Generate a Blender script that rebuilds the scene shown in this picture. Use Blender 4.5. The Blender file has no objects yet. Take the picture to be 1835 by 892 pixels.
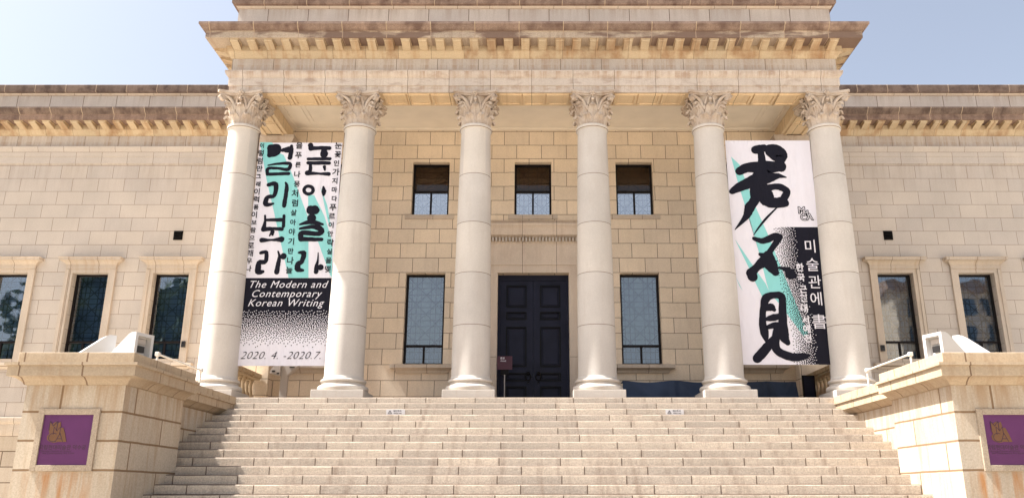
import bpy, bmesh, math, random
from mathutils import Vector, Matrix
random.seed(7)
R = math.radians
S = bpy.context.scene
COL = S.collection

# ---------------------------------------------------------------- camera
EYE = 1.65
PITCH = R(16.6)
F = 1473.0
cd = bpy.data.cameras.new('camera'); cam = bpy.data.objects.new('camera', cd); COL.objects.link(cam)
cam.location = (0, 0, EYE); cam.rotation_euler = (math.pi/2 + PITCH, 0, 0)
cd.sensor_width = 36; cd.lens = 36*F/1835; cd.shift_x = -39.5/1835; cd.clip_end = 3000; cd.clip_start = 0.1
S.camera = cam

# ---------------------------------------------------------------- light
SUN = Vector((-0.61, -0.075, 1.0)).normalized()
EL = math.asin(SUN.z)
AZ = math.atan2(SUN.x, SUN.y)
W = bpy.data.worlds.new('World'); S.world = W; W.use_nodes = True
wn = W.node_tree.nodes; wl = W.node_tree.links
sky = wn.new('ShaderNodeTexSky'); sky.sky_type = 'NISHITA'; sky.sun_disc = False
sky.sun_elevation = EL; sky.sun_rotation = AZ % (2*math.pi)
sky.air_density = 1.0; sky.dust_density = 4.0; sky.ozone_density = 1.2
bg = wn['Background']; bg.inputs['Strength'].default_value = 0.085
hs = wn.new('ShaderNodeHueSaturation'); hs.inputs['Saturation'].default_value = 0.62
wl.new(sky.outputs[0], hs.inputs['Color']); wl.new(hs.outputs[0], bg.inputs[0])
sd = bpy.data.lights.new('sun', 'SUN'); so = bpy.data.objects.new('sun', sd); COL.objects.link(so)
sd.energy = 5.0; sd.angle = R(0.6); sd.color = (1.0, 0.965, 0.91)
so.location = (-20, -10, 40); so.rotation_euler = SUN.to_track_quat('Z', 'Y').to_euler()
S.view_settings.view_transform = 'Standard'; S.view_settings.look = 'None'
S.view_settings.exposure = 1.55; S.view_settings.gamma = 1
S.cycles.max_bounces = 8; S.cycles.diffuse_bounces = 5; S.cycles.glossy_bounces = 4
S.cycles.transparent_max_bounces = 12
S.cycles.use_denoising = True

# ---------------------------------------------------------------- pixel helpers (photo pixel -> point on a facade-parallel plane)
cp, sp_ = math.cos(PITCH), math.sin(PITCH)
def px(x, y, D):
    u = x - 957.0; v = 446.0 - y
    dy = F*cp - v*sp_; dz = F*sp_ + v*cp
    t = D/dy
    return (u*t, EYE + dz*t)

# ---------------------------------------------------------------- materials
def mat_new(name):
    m = bpy.data.materials.new(name); m.use_nodes = True
    return m, m.node_tree.nodes, m.node_tree.links, m.node_tree.nodes['Principled BSDF']
def plain(name, col, rough=0.6, metal=0.0, noise=0.0, nscale=8.0, bump=0.0):
    m, n, l, b = mat_new(name)
    b.inputs['Base Color'].default_value = (*col, 1); b.inputs['Roughness'].default_value = rough
    b.inputs['Metallic'].default_value = metal
    if noise or bump:
        g = n.new('ShaderNodeNewGeometry'); t = n.new('ShaderNodeTexNoise'); t.inputs['Scale'].default_value = nscale
        t.inputs['Detail'].default_value = 6
        l.new(g.outputs['Position'], t.inputs['Vector'])
        if noise:
            mr = n.new('ShaderNodeMapRange'); mr.inputs[1].default_value = .3; mr.inputs[2].default_value = .7
            mr.inputs[3].default_value = 1-noise; mr.inputs[4].default_value = 1+noise*.6
            l.new(t.outputs[0], mr.inputs[0])
            mx = n.new('ShaderNodeVectorMath'); mx.operation = 'SCALE'; mx.inputs[0].default_value = col
            l.new(mr.outputs[0], mx.inputs['Scale']); l.new(mx.outputs[0], b.inputs['Base Color'])
        if bump:
            bp = n.new('ShaderNodeBump'); bp.inputs['Strength'].default_value = bump; bp.inputs['Distance'].default_value = .01
            l.new(t.outputs[0], bp.inputs['Height']); l.new(bp.outputs[0], b.inputs['Normal'])
    return m
def stone(name, col, bw=0.7, bh=0.4, ox=0.0, z0=0.0, joint=0.006, jcol=(.10, .065, .04), var=0.10, off=0.5,
          dirt=0.0, dcol=(.10, .065, .05), dlo=.50, dhi=.62, dscale=1.2, dstretch=1.0, streak=0.25, scol=(.30, .20, .12),
          rough=0.85, bump=0.35, grain=0.10, rust=False, speck=0.0, drip=None):
    """dressed stone: coursed blocks with joints, block to block tint, fine grain, run-down streaks and dark weathering"""
    m, n, l, b = mat_new(name)
    def N(t, **k):
        x = n.new(t)
        for a, v in k.items(): setattr(x, a, v)
        return x
    def M(op, a, bb=None, c=None):
        x = N('ShaderNodeMath', operation=op)
        for i, v in enumerate((a, bb, c)):
            if v is None: continue
            if isinstance(v, (int, float)): x.inputs[i].default_value = v
            else: l.new(v, x.inputs[i])
        return x.outputs[0]
    def mix(fac, a, bb, mode='MIX'):
        x = N('ShaderNodeMix', data_type='RGBA', blend_type=mode)
        for s, v in ((0, fac), (6, a), (7, bb)):
            if isinstance(v, (int, float)): x.inputs[s].default_value = v
            elif isinstance(v, tuple): x.inputs[s].default_value = (*v, 1) if len(v) == 3 else v
            else: l.new(v, x.inputs[s])
        return x.outputs[2]
    def noise(vec, sc, det=5, rgh=.55):
        t = N('ShaderNodeTexNoise'); t.inputs['Scale'].default_value = sc; t.inputs['Detail'].default_value = det
        t.inputs['Roughness'].default_value = rgh; l.new(vec, t.inputs['Vector']); return t.outputs[0]
    def ramp(v, lo, hi, a=0., c=1.):
        x = N('ShaderNodeMapRange'); x.inputs[1].default_value = lo; x.inputs[2].default_value = hi
        x.inputs[3].default_value = a; x.inputs[4].default_value = c; l.new(v, x.inputs[0]); return x.outputs[0]
    g = N('ShaderNodeNewGeometry'); sx = N('ShaderNodeSeparateXYZ'); l.new(g.outputs['Position'], sx.inputs[0])
    X, Y, Z = sx.outputs
    sn = N('ShaderNodeSeparateXYZ'); l.new(g.outputs['True Normal'], sn.inputs[0])
    side = M('GREATER_THAN', M('ABSOLUTE', sn.outputs[0]), M('ADD', M('ABSOLUTE', sn.outputs[1]), .05))
    u = M('ADD', M('ADD', X, M('MULTIPLY', side, M('SUBTRACT', Y, X))), ox); v = M('SUBTRACT', Z, z0)
    cv = N('ShaderNodeCombineXYZ'); l.new(u, cv.inputs[0]); l.new(v, cv.inputs[1])
    # slightly wavering joint lines
    wob = N('ShaderNodeTexNoise'); wob.inputs['Scale'].default_value = 3.0; l.new(g.outputs['Position'], wob.inputs['Vector'])
    wv = N('ShaderNodeVectorMath', operation='SCALE'); wv.inputs['Scale'].default_value = .012; l.new(wob.outputs['Color'], wv.inputs[0])
    av = N('ShaderNodeVectorMath', operation='ADD'); l.new(cv.outputs[0], av.inputs[0]); l.new(wv.outputs[0], av.inputs[1])
    bk = N('ShaderNodeTexBrick', offset=off, offset_frequency=2)
    bk.inputs['Scale'].default_value = 1; bk.inputs['Mortar Size'].default_value = joint; bk.inputs['Mortar Smooth'].default_value = .15
    bk.inputs['Brick Width'].default_value = bw; bk.inputs['Row Height'].default_value = bh; bk.inputs['Bias'].default_value = 0
    bk.inputs['Color1'].default_value = (0, 0, 0, 1); bk.inputs['Color2'].default_value = (1, 1, 1, 1); bk.inputs['Mortar'].default_value = (.5, .5, .5, 1)
    l.new(av.outputs[0], bk.inputs['Vector'])
    tint = N('ShaderNodeSeparateColor'); l.new(bk.outputs['Color'], tint.inputs[0])
    c1 = tuple(x*(1-var) for x in col); c2 = tuple(min(.9, x*(1+var*.8)*k) for x, k in zip(col, (1, .985, .95)))
    base = mix(tint.outputs[0], c1, c2)
    pos = g.outputs['Position']
    gr = ramp(noise(pos, 38, 4, .7), .3, .7, 1-grain, 1+grain)
    big = ramp(noise(pos, .8, 5), .3, .7, .90, 1.07)
    sc = N('ShaderNodeVectorMath', operation='SCALE'); l.new(base, sc.inputs[0]); l.new(M('MULTIPLY', gr, big), sc.inputs['Scale'])
    out = sc.outputs[0]
    if streak:
        st = N('ShaderNodeCombineXYZ'); l.new(M('MULTIPLY', u, 7.0), st.inputs[0]); l.new(M('MULTIPLY', v, .8), st.inputs[1])
        out = mix(M('MULTIPLY', ramp(noise(st.outputs[0], 1.0, 4, .6), .52, .72), streak), out, scol)
    if dirt:
        dv = N('ShaderNodeCombineXYZ'); l.new(u, dv.inputs[0]); l.new(M('MULTIPLY', v, 1/dstretch), dv.inputs[1]); l.new(M('MULTIPLY', tint.outputs[0], .6), dv.inputs[2])
        out = mix(M('MULTIPLY', ramp(noise(dv.outputs[0], dscale, 7, .6), dlo, dhi), dirt), out, dcol)
    if drip:      # run-down grime below ledges: (ledge height, length, strength)
        for zl, ln, k in drip:
            below = M('MULTIPLY', ramp(Z, zl-ln, zl), M('LESS_THAN', Z, zl))
            pv = N('ShaderNodeCombineXYZ'); l.new(M('MULTIPLY', u, 5.5), pv.inputs[0]); l.new(M('MULTIPLY', v, .35), pv.inputs[1])
            out = mix(M('MULTIPLY', M('MULTIPLY', below, ramp(noise(pv.outputs[0], 1.0, 5, .7), .45, .62)), k), out, scol)
    if speck:
        out = mix(M('MULTIPLY', ramp(noise(pos, 90, 2, .5), .58, .66), speck), out, (.12, .10, .09))
    if rust:      # iron stains run down the stone below the plaques
        ax = M('ABSOLUTE', X)
        band = M('MULTIPLY', M('MULTIPLY', ramp(ax, 6.05, 6.25), ramp(ax, 7.15, 7.0)), M('MULTIPLY', ramp(Z, 2.02, 1.90), ramp(Y, 12.2, 12.0)))
        rv = N('ShaderNodeCombineXYZ'); l.new(M('MULTIPLY', X, 5.0), rv.inputs[0]); l.new(M('MULTIPLY', Z, .5), rv.inputs[1])
        out = mix(M('MULTIPLY', band, ramp(noise(rv.outputs[0], 1.3, 4, .6), .47, .68, 0, .8)), out, (.42, .17, .035))
    out = mix(M('MULTIPLY', bk.outputs['Fac'], .9), out, jcol)
    l.new(out, b.inputs['Base Color']); b.inputs['Roughness'].default_value = rough
    b.inputs['Specular IOR Level'].default_value = .3
    h = M('SUBTRACT', M('MULTIPLY', noise(pos, 26, 6, .7), .5), M('MULTIPLY', bk.outputs['Fac'], 1.3))
    bp = N('ShaderNodeBump'); bp.inputs['Strength'].default_value = bump; bp.inputs['Distance'].default_value = .012
    l.new(h, bp.inputs['Height']); l.new(bp.outputs[0], b.inputs['Normal'])
    return m
def glass(name, refl, tint=(.9, .95, 1)):
    m = bpy.data.materials.new(name); m.use_nodes = True; n = m.node_tree.nodes; l = m.node_tree.links; n.clear()
    o = n.new('ShaderNodeOutputMaterial'); mx = n.new('ShaderNodeMixShader'); t = n.new('ShaderNodeBsdfTransparent'); gl = n.new('ShaderNodeBsdfGlossy')
    gl.inputs['Roughness'].default_value = .02; t.inputs[0].default_value = (*tint, 1); mx.inputs[0].default_value = refl
    gg = n.new('ShaderNodeNewGeometry'); nz = n.new('ShaderNodeTexNoise'); nz.inputs['Scale'].default_value = 1.1
    bp = n.new('ShaderNodeBump'); bp.inputs['Strength'].default_value = .05; bp.inputs['Distance'].default_value = .05
    l.new(gg.outputs['Position'], nz.inputs['Vector']); l.new(nz.outputs[0], bp.inputs['Height']); l.new(bp.outputs[0], gl.inputs['Normal'])
    l.new(t.outputs[0], mx.inputs[1]); l.new(gl.outputs[0], mx.inputs[2]); l.new(mx.outputs[0], o.inputs[0])
    return m

E = EYE
WALLC = (.50, .405, .325)
MAT = {}
MAT['portico_wall'] = stone('portico_wall_stone', (.74, .63, .50), .68, .402, .13, 6.378+E, joint=.008, jcol=(.14, .09, .055), var=.07, streak=.12)
MAT['wing_wall'] = stone('wing_wall_stone', (.51, .455, .405), .76, .405, .2, 6.84+E, joint=.006, jcol=(.19, .135, .10), var=.06, streak=.10, scol=(.33, .25, .20), drip=[(9.32+E, 1.1, .35), (3.30+E, 1.2, .4)])
MAT['trim'] = stone('trim_stone', (.52, .445, .37), .8, 5, .3, 0, var=.06, off=0, streak=.3, scol=(.34, .21, .11))
MAT['door_case'] = stone('door_case_stone', (.66, .56, .46), .9, 5, .3, 0, var=.05, off=0, streak=.3, scol=(.40, .28, .19), dirt=.35, dcol=(.42, .32, .25), dlo=.5, dhi=.7)
MAT['basement'] = stone('basement_stone', (.46, .385, .305), .8, .40, .1, 3.15, joint=.014, var=.08)
MAT['frieze'] = stone('frieze_stone', (.50, .45, .405), 1.0, 20, .35, 0, off=0, var=.05, streak=.35, scol=(.34, .23, .15), dirt=.5, dcol=(.33, .27, .23), dlo=.5, dhi=.75, drip=[(10.22+E, .45, .6), (10.02+E, .3, .6)])
MAT['architrave'] = stone('architrave_stone', (.58, .51, .445), 1.0, 20, .05, 0, off=0, var=.06, streak=.45, scol=(.36, .24, .16), dirt=.6, dcol=(.30, .21, .16), dlo=.52, dhi=.66, dscale=2.0, dstretch=.4, drip=[(9.80+E, .22, .9), (9.45+E, .2, .7)])
MAT['soffit'] = stone('soffit_stone', (.74, .59, .40), 1.0, 20, .05, 0, off=0, var=.06, streak=.3, scol=(.36, .2, .08))
MAT['bracket'] = stone('ochre_stained_stone', (.52, .42, .29), .8, 20, .1, 0, off=0, joint=.004, var=.08, streak=.5, scol=(.36, .19, .08), dirt=.7, dcol=(.28, .15, .07), dlo=.48, dhi=.66, dscale=2.2)
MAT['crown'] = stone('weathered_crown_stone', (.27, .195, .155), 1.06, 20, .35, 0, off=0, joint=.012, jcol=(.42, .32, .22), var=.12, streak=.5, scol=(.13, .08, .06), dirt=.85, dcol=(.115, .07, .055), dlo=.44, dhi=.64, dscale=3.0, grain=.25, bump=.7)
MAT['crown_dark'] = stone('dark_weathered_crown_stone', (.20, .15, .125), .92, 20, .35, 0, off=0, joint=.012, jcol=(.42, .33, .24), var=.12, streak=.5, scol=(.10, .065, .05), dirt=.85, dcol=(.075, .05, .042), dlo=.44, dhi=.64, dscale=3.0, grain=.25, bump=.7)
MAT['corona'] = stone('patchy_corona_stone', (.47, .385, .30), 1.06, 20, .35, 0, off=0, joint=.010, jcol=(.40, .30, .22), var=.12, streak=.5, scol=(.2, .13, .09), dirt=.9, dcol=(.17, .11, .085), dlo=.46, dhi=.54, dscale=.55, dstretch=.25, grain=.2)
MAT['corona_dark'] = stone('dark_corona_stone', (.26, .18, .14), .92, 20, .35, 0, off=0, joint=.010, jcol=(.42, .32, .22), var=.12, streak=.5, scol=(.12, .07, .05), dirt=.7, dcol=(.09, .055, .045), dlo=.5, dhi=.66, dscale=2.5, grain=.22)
MAT['attic'] = stone('attic_stone', (.50, .455, .415), 1.0, 20, .62, 0, off=0, joint=.009, var=.06, streak=.25, scol=(.33, .26, .21), drip=[(11.6+E, .5, .6)], dirt=.35, dcol=(.36, .31, .28), dlo=.5, dhi=.7)
MAT['column'] = stone('column_stone', (.60, .56, .515), 50, 1.2, 25, 2.41+E+1.2*0, joint=.008, jcol=(.2, .15, .11), var=.07, streak=.30, dirt=.25, dcol=(.42, .35, .29), dlo=.52, dhi=.7, dstretch=2.5, dscale=1.6, scol=(.50, .44, .38), grain=.06, bump=.15)
MAT['column_base'] = stone('column_base_stone', (.56, .51, .455), 50, 50, 25, 25, var=.02, streak=.25, scol=(.40, .28, .18), grain=.08)
MAT['capital'] = stone('capital_stone', (.54, .46, .385), 50, 50, 25, 25, var=.02, streak=.4, scol=(.30, .19, .12), dirt=.5, dcol=(.30, .20, .13), dlo=.48, dhi=.66, dscale=3.2)
MAT['ceiling'] = plain('ceiling_plaster', (.84, .77, .66), .9, noise=.06, nscale=2)
MAT['step'] = stone('step_granite', (.58, .505, .42), 1.03, .15, .2, 0, joint=.010, jcol=(.13, .09, .065), var=.16, off=.37, streak=.55, scol=(.27, .19, .14), grain=.24, bump=1.0, speck=.22)
MAT['pier'] = stone('pier_granite', (.49, .42, .335), 1.9, .40, .1, 1.13+E-.8, joint=.016, jcol=(.20, .12, .06), var=.07, streak=.5, scol=(.34, .22, .12), grain=.16, bump=.6, off=.5, rust=True, drip=[(1.51+E, .9, .75), (.3+E, .6, .4)])
MAT['pier_trim'] = stone('pier_cornice_granite', (.44, .35, .25), .9, 20, .1, 0, off=0, joint=.012, jcol=(.16, .10, .06), var=.08, streak=.5, scol=(.28, .17, .09), grain=.14, bump=.5)
MAT['granite'] = stone('grey_granite_frame', (.40, .325, .245), 50, 50, 25, 25, var=.02, streak=.2, grain=.2, speck=.5)
MAT['plaza'] = stone('plaza_paving', (.58, .52, .44), .6, .6, 0, 0, var=.08, streak=0)
MAT['metal_dark'] = plain('dark_bronze_frame', (.010, .007, .007), .5)
MAT['door'] = plain('navy_black_door_paint', (.016, .018, .036), .42, noise=.25, nscale=3, bump=.1)
MAT['door_line'] = plain('door_moulding_black', (.003, .003, .004), .4)
MAT['iron'] = plain('black_iron', (.012, .011, .011), .4, .6)
MAT['lattice'] = plain('lattice_wood', (.02, .028, .035), .6)
MAT['lattice_brown'] = plain('lattice_brown_wood', (.035, .022, .016), .6)
MAT['blind_dark'] = plain('dark_blind', (.13, .17, .22), .8, noise=.3, nscale=1.5)
MAT['blind_brown'] = plain('brown_blind', (.075, .05, .034), .8, noise=.15, nscale=2)
MAT['blind_pale'] = plain('pale_paper_screen', (.78, .82, .86), .8)
MAT['blind_grey'] = plain('grey_green_screen', (.20, .265, .255), .8, noise=.12, nscale=1.2)
MAT['glass_wing'] = glass('wing_window_glass', .17, (.8, .9, 1))
MAT['glass_low'] = glass('bright_lower_glass', .42, (.95, .98, 1))
MAT['glass_dull'] = glass('screened_glass', .03, (.9, .85, .8))
MAT['glass_in'] = glass('portico_window_glass', .15, (.9, .95, 1))
MAT['white'] = plain('banner_cloth', (.74, .72, .78), .6, noise=.03, nscale=1.5)
MAT['ink'] = plain('banner_black_ink', (.009, .009, .017), .7)
MAT['teal'] = plain('banner_teal_ink', (.24, .60, .59), .6)
MAT['print_white'] = plain('banner_white_print', (.72, .70, .75), .6)
MAT['rope'] = plain('pale_rope', (.5, .45, .38), .9)
MAT['cable'] = plain('brown_cable', (.10, .07, .055), .7)
MAT['tarp'] = plain('navy_tarpaulin', (.04, .058, .10), .5, noise=.15, nscale=2)
MAT['lamp_white'] = plain('white_lamp_paint', (.52, .51, .50), .45)
MAT['lamp_dark'] = plain('lamp_black', (.02, .018, .018), .3)
MAT['rail'] = plain('painted_steel_rail', (.66, .63, .58), .4)
MAT['plaque'] = plain('purple_metal', (.115, .028, .115), .38, .35, noise=.12, nscale=2.5)
MAT['bronze'] = plain('dull_bronze', (.16, .075, .035), .45, .3)
MAT['bronze_text'] = plain('engraved_dark', (.045, .010, .030), .5)
MAT['plum'] = plain('plum_panel', (.06, .010, .025), .5)
MAT['plastic_white'] = plain('white_sticker', (.66, .64, .64), .5)
MAT['grey_metal'] = plain('grey_paint_metal', (.40, .36, .33), .45)
MAT['leaf'] = plain('tree_leaf', (.05, .085, .03), .6, noise=.35, nscale=.9)
MAT['bark'] = plain('tree_bark', (.10, .075, .055), .9)
MAT['facade'] = stone('office_stone', (.42, .35, .27), 1.4, .7, 0, 0, var=.06)
MAT['dark_glass'] = plain('office_glass', (.03, .04, .05), .15)

for k_ in ('door', 'door_line', 'ink', 'metal_dark', 'tarp', 'iron'): MAT[k_].node_tree.nodes['Principled BSDF'].inputs['Specular IOR Level'].default_value = .15
# soft folds in the hanging cloth, shared by everything printed on it
for k_ in ('white', 'ink', 'teal'):
    m_ = MAT[k_]; n_ = m_.node_tree.nodes; l_ = m_.node_tree.links
    g_ = n_.new('ShaderNodeNewGeometry'); mp_ = n_.new('ShaderNodeMapping'); mp_.inputs['Scale'].default_value = (1.6, 1, .55); mp_.inputs['Rotation'].default_value = (0, .35, 0)
    t_ = n_.new('ShaderNodeTexNoise'); t_.inputs['Scale'].default_value = 1.7; t_.inputs['Detail'].default_value = 3
    b_ = n_.new('ShaderNodeBump'); b_.inputs['Strength'].default_value = .8; b_.inputs['Distance'].default_value = .12
    l_.new(g_.outputs['Position'], mp_.inputs[0]); l_.new(mp_.outputs[0], t_.inputs['Vector']); l_.new(t_.outputs[0], b_.inputs['Height']); l_.new(b_.outputs[0], n_['Principled BSDF'].inputs['Normal'])

# ---------------------------------------------------------------- object helpers
def finish(bm, name, mat, parent=None, smooth=None, loc=None, kind=None):
    bmesh.ops.recalc_face_normals(bm, faces=bm.faces)
    me = bpy.data.meshes.new(name); bm.to_mesh(me); bm.free()
    if smooth is not None:
        for p in me.polygons: p.use_smooth = True
        me.set_sharp_from_angle(angle=R(smooth))
    return link(me, name, mat, parent, loc, kind)
def link(me, name, mat, parent=None, loc=None, kind=None):
    if mat is not None and not me.materials: me.materials.append(MAT[mat])
    o = bpy.data.objects.new(name, me); COL.objects.link(o)
    if loc: o.location = loc
    if parent:
        o.parent = parent
        if loc is None: o.matrix_parent_inverse = wm(parent).inverted()      # mesh was drawn in world metres
    if kind: o['kind'] = kind
    return o
def wm(o):
    m = o.matrix_basis.copy()
    if o.parent: m = wm(o.parent) @ o.matrix_parent_inverse @ m
    return m
def empty(name, loc, parent=None, rz=0):
    o = bpy.data.objects.new(name, None); COL.objects.link(o); o.empty_display_size = .2
    o.location = loc; o.rotation_euler = (0, 0, rz)
    if parent: o.parent = parent; o.matrix_parent_inverse = wm(parent).inverted()
    return o
def tag(o, label, cat, group=None):
    o['label'] = label; o['category'] = cat
    if group: o['group'] = group
    return o
def copy_tree(o, parent=None):
    c = o.copy(); COL.objects.link(c)
    if parent: c.parent = parent; c.matrix_parent_inverse = o.matrix_parent_inverse
    for ch in list(o.children): copy_tree(ch, c)
    return c
def box(bm, x0, x1, y0, y1, z0, z1, bev=0):
    vs = [bm.verts.new(p) for p in ((x0, y0, z0), (x1, y0, z0), (x1, y1, z0), (x0, y1, z0), (x0, y0, z1), (x1, y0, z1), (x1, y1, z1), (x0, y1, z1))]
    fs = [bm.faces.new([vs[i] for i in f]) for f in ((0, 1, 2, 3), (4, 5, 6, 7), (0, 1, 5, 4), (1, 2, 6, 5), (2, 3, 7, 6), (3, 0, 4, 7))]
    if bev:
        es = {e for f in fs for e in f.edges}
        bmesh.ops.bevel(bm, geom=list(es), offset=bev, segments=2, affect='EDGES', profile=.5)
    return vs
def bx(name, mat, parent, *a, bev=0, **k):
    bm = bmesh.new(); box(bm, *a, bev=bev); return finish(bm, name, mat, parent, **k)
def poly_prism(bm, pts, y0, y1):
    """pts in (x,z); front at y0"""
    a = [bm.verts.new((x, y0, z)) for x, z in pts]; b = [bm.verts.new((x, y1, z)) for x, z in pts]
    bm.faces.new(a); bm.faces.new(b[::-1]); n = len(pts)
    for i in range(n): bm.faces.new((a[i], b[i], b[(i+1) % n], a[(i+1) % n]))
def lathe(bm, prof, seg=64, cx=0, cy=0, cap=True):
    rings = []
    for r, z in prof:
        rings.append([bm.verts.new((cx+r*math.cos(2*math.pi*i/seg), cy+r*math.sin(2*math.pi*i/seg), z)) for i in range(seg)])
    for a, b in zip(rings, rings[1:]):
        for i in range(seg): bm.faces.new((a[i], a[(i+1) % seg], b[(i+1) % seg], b[i]))
    if cap: bm.faces.new(rings[0][::-1]); bm.faces.new(rings[-1])
def tube(bm, pts, rad, seg=8):
    pts = [Vector(p) for p in pts]; rs = rad if isinstance(rad, (list, tuple)) else [rad]*len(pts); prev = None; rings = []
    for i, p in enumerate(pts):
        d = (pts[min(i+1, len(pts)-1)] - pts[max(i-1, 0)]).normalized()
        a = Vector((0, 0, 1)) if abs(d.z) < .95 else Vector((1, 0, 0))
        s = d.cross(a).normalized(); t = d.cross(s).normalized()
        rings.append([bm.verts.new(p + (s*math.cos(2*math.pi*k/seg) + t*math.sin(2*math.pi*k/seg))*rs[i]) for k in range(seg)])
    for a, b in zip(rings, rings[1:]):
        for k in range(seg): bm.faces.new((a[k], a[(k+1) % seg], b[(k+1) % seg], b[k]))
    bm.faces.new(rings[0][::-1]); bm.faces.new(rings[-1])
def moulding(bm, path, prof, inward=.3):
    """sweep a profile [(out, z)...] along a plan polyline, mitred; outward is to the right of travel"""
    P = [Vector(p) for p in path]; n = len(P); mit = []
    for i in range(n):
        d0 = (P[i]-P[i-1]).normalized() if i else None
        d1 = (P[i+1]-P[i]).normalized() if i < n-1 else None
        n0 = Vector((d0.y, -d0.x)) if d0 else None; n1 = Vector((d1.y, -d1.x)) if d1 else None
        if n0 is None: m = n1
        elif n1 is None: m = n0
        else: m = (n0+n1)/(1+n0.dot(n1))
        mit.append(m)
    pr = [(-inward, prof[0][1])] + list(prof) + [(-inward, prof[-1][1])]
    rows = [[bm.verts.new((P[i].x+mit[i].x*o, P[i].y+mit[i].y*o, z)) for i in range(n)] for o, z in pr]
    for a, b in zip(rows, rows[1:]):
        for i in range(n-1): bm.faces.new((a[i], a[i+1], b[i+1], b[i]))
    bm.faces.new([r[0] for r in rows]); bm.faces.new([r[-1] for r in rows][::-1])
def mo(name, mat, parent, path, prof, inward=.3, smooth=40):
    bm = bmesh.new(); moulding(bm, path, prof, inward); return finish(bm, name, mat, parent, smooth=smooth)
def wall_holes(bm, x0, x1, z0, z1, y, holes, depth=.3):
    xs = sorted({x0, x1, *[h[0] for h in holes], *[h[1] for h in holes]}); zs = sorted({z0, z1, *[h[2] for h in holes], *[h[3] for h in holes]})
    V = {}
    def v(x, yy, z):
        k = (round(x, 4), round(yy, 4), round(z, 4))
        if k not in V: V[k] = bm.verts.new((x, yy, z))
        return V[k]
    for a, b in zip(xs, xs[1:]):
        for c, d in zip(zs, zs[1:]):
            mx, mz = (a+b)/2, (c+d)/2
            if any(h[0] < mx < h[1] and h[2] < mz < h[3] for h in holes): continue
            bm.faces.new((v(a, y, c), v(b, y, c), v(b, y, d), v(a, y, d)))
    for h in holes:
        q = [(h[0], h[2]), (h[1], h[2]), (h[1], h[3]), (h[0], h[3])]
        for i in range(4):
            (a, c), (b, d) = q[i], q[(i+1) % 4]
            w = [bm.verts.new(p) for p in ((a, y, c), (b, d and y, d), (b, y+depth, d), (a, y+depth, c))]
            bm.faces.new(w)

# ================================================================ SETTING: ground
bx('ground', 'plaza', None, -400, 400, -400, 400, -.3, 0, kind='structure')

# ================================================================ BUILDING
B = empty('museum_building', (0, 20, 0))
tag(B, 'pale stone neoclassical museum with six column portico and lower wings on either side', 'building')
YC, YP, YW = 18.3, 20.85, 22.5          # column axis, portico back wall, wing wall
YF = YC-.36                              # entablature face
FL = 1.95+E                              # portico floor level
HW = 7.37                                # entablature half width
SPC = 2.815
CX = [(-2.5+i)*SPC for i in range(6)]

# podium
bm = bmesh.new(); box(bm, -7.75, 7.75, 17.9, 22.6, 0, FL); finish(bm, 'podium', 'step', B)
# portico wall with openings
up = [(-2.82, -.5+0, 0)]
PW = []                                   # (x centre, halfw, z0, z1, kind)
for xc in (-5.64, -2.80, -.03, 2.72, 5.64):
    PW.append((xc, .50, 7.17+E, 8.68+E, 'upper'))
for xc in (-5.64, -2.84, 2.76, 5.64):
    PW.append((xc, .515, 3.17+E, 5.55+E, 'lower'))
DOOR = (-.95, .91, FL, 5.55+E)
holes = [(x-h, x+h, a, b) for x, h, a, b, _ in PW] + [DOOR]
bm = bmesh.new(); wall_holes(bm, -7.45, 7.45, FL, 9.75+E, YP, holes, .34)
box(bm, -7.45, -7.449, YP, YW+.2, FL, 9.75+E); box(bm, 7.449, 7.45, YP, YW+.2, FL, 9.75+E)
finish(bm, 'portico_wall', 'portico_wall', B)
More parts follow.
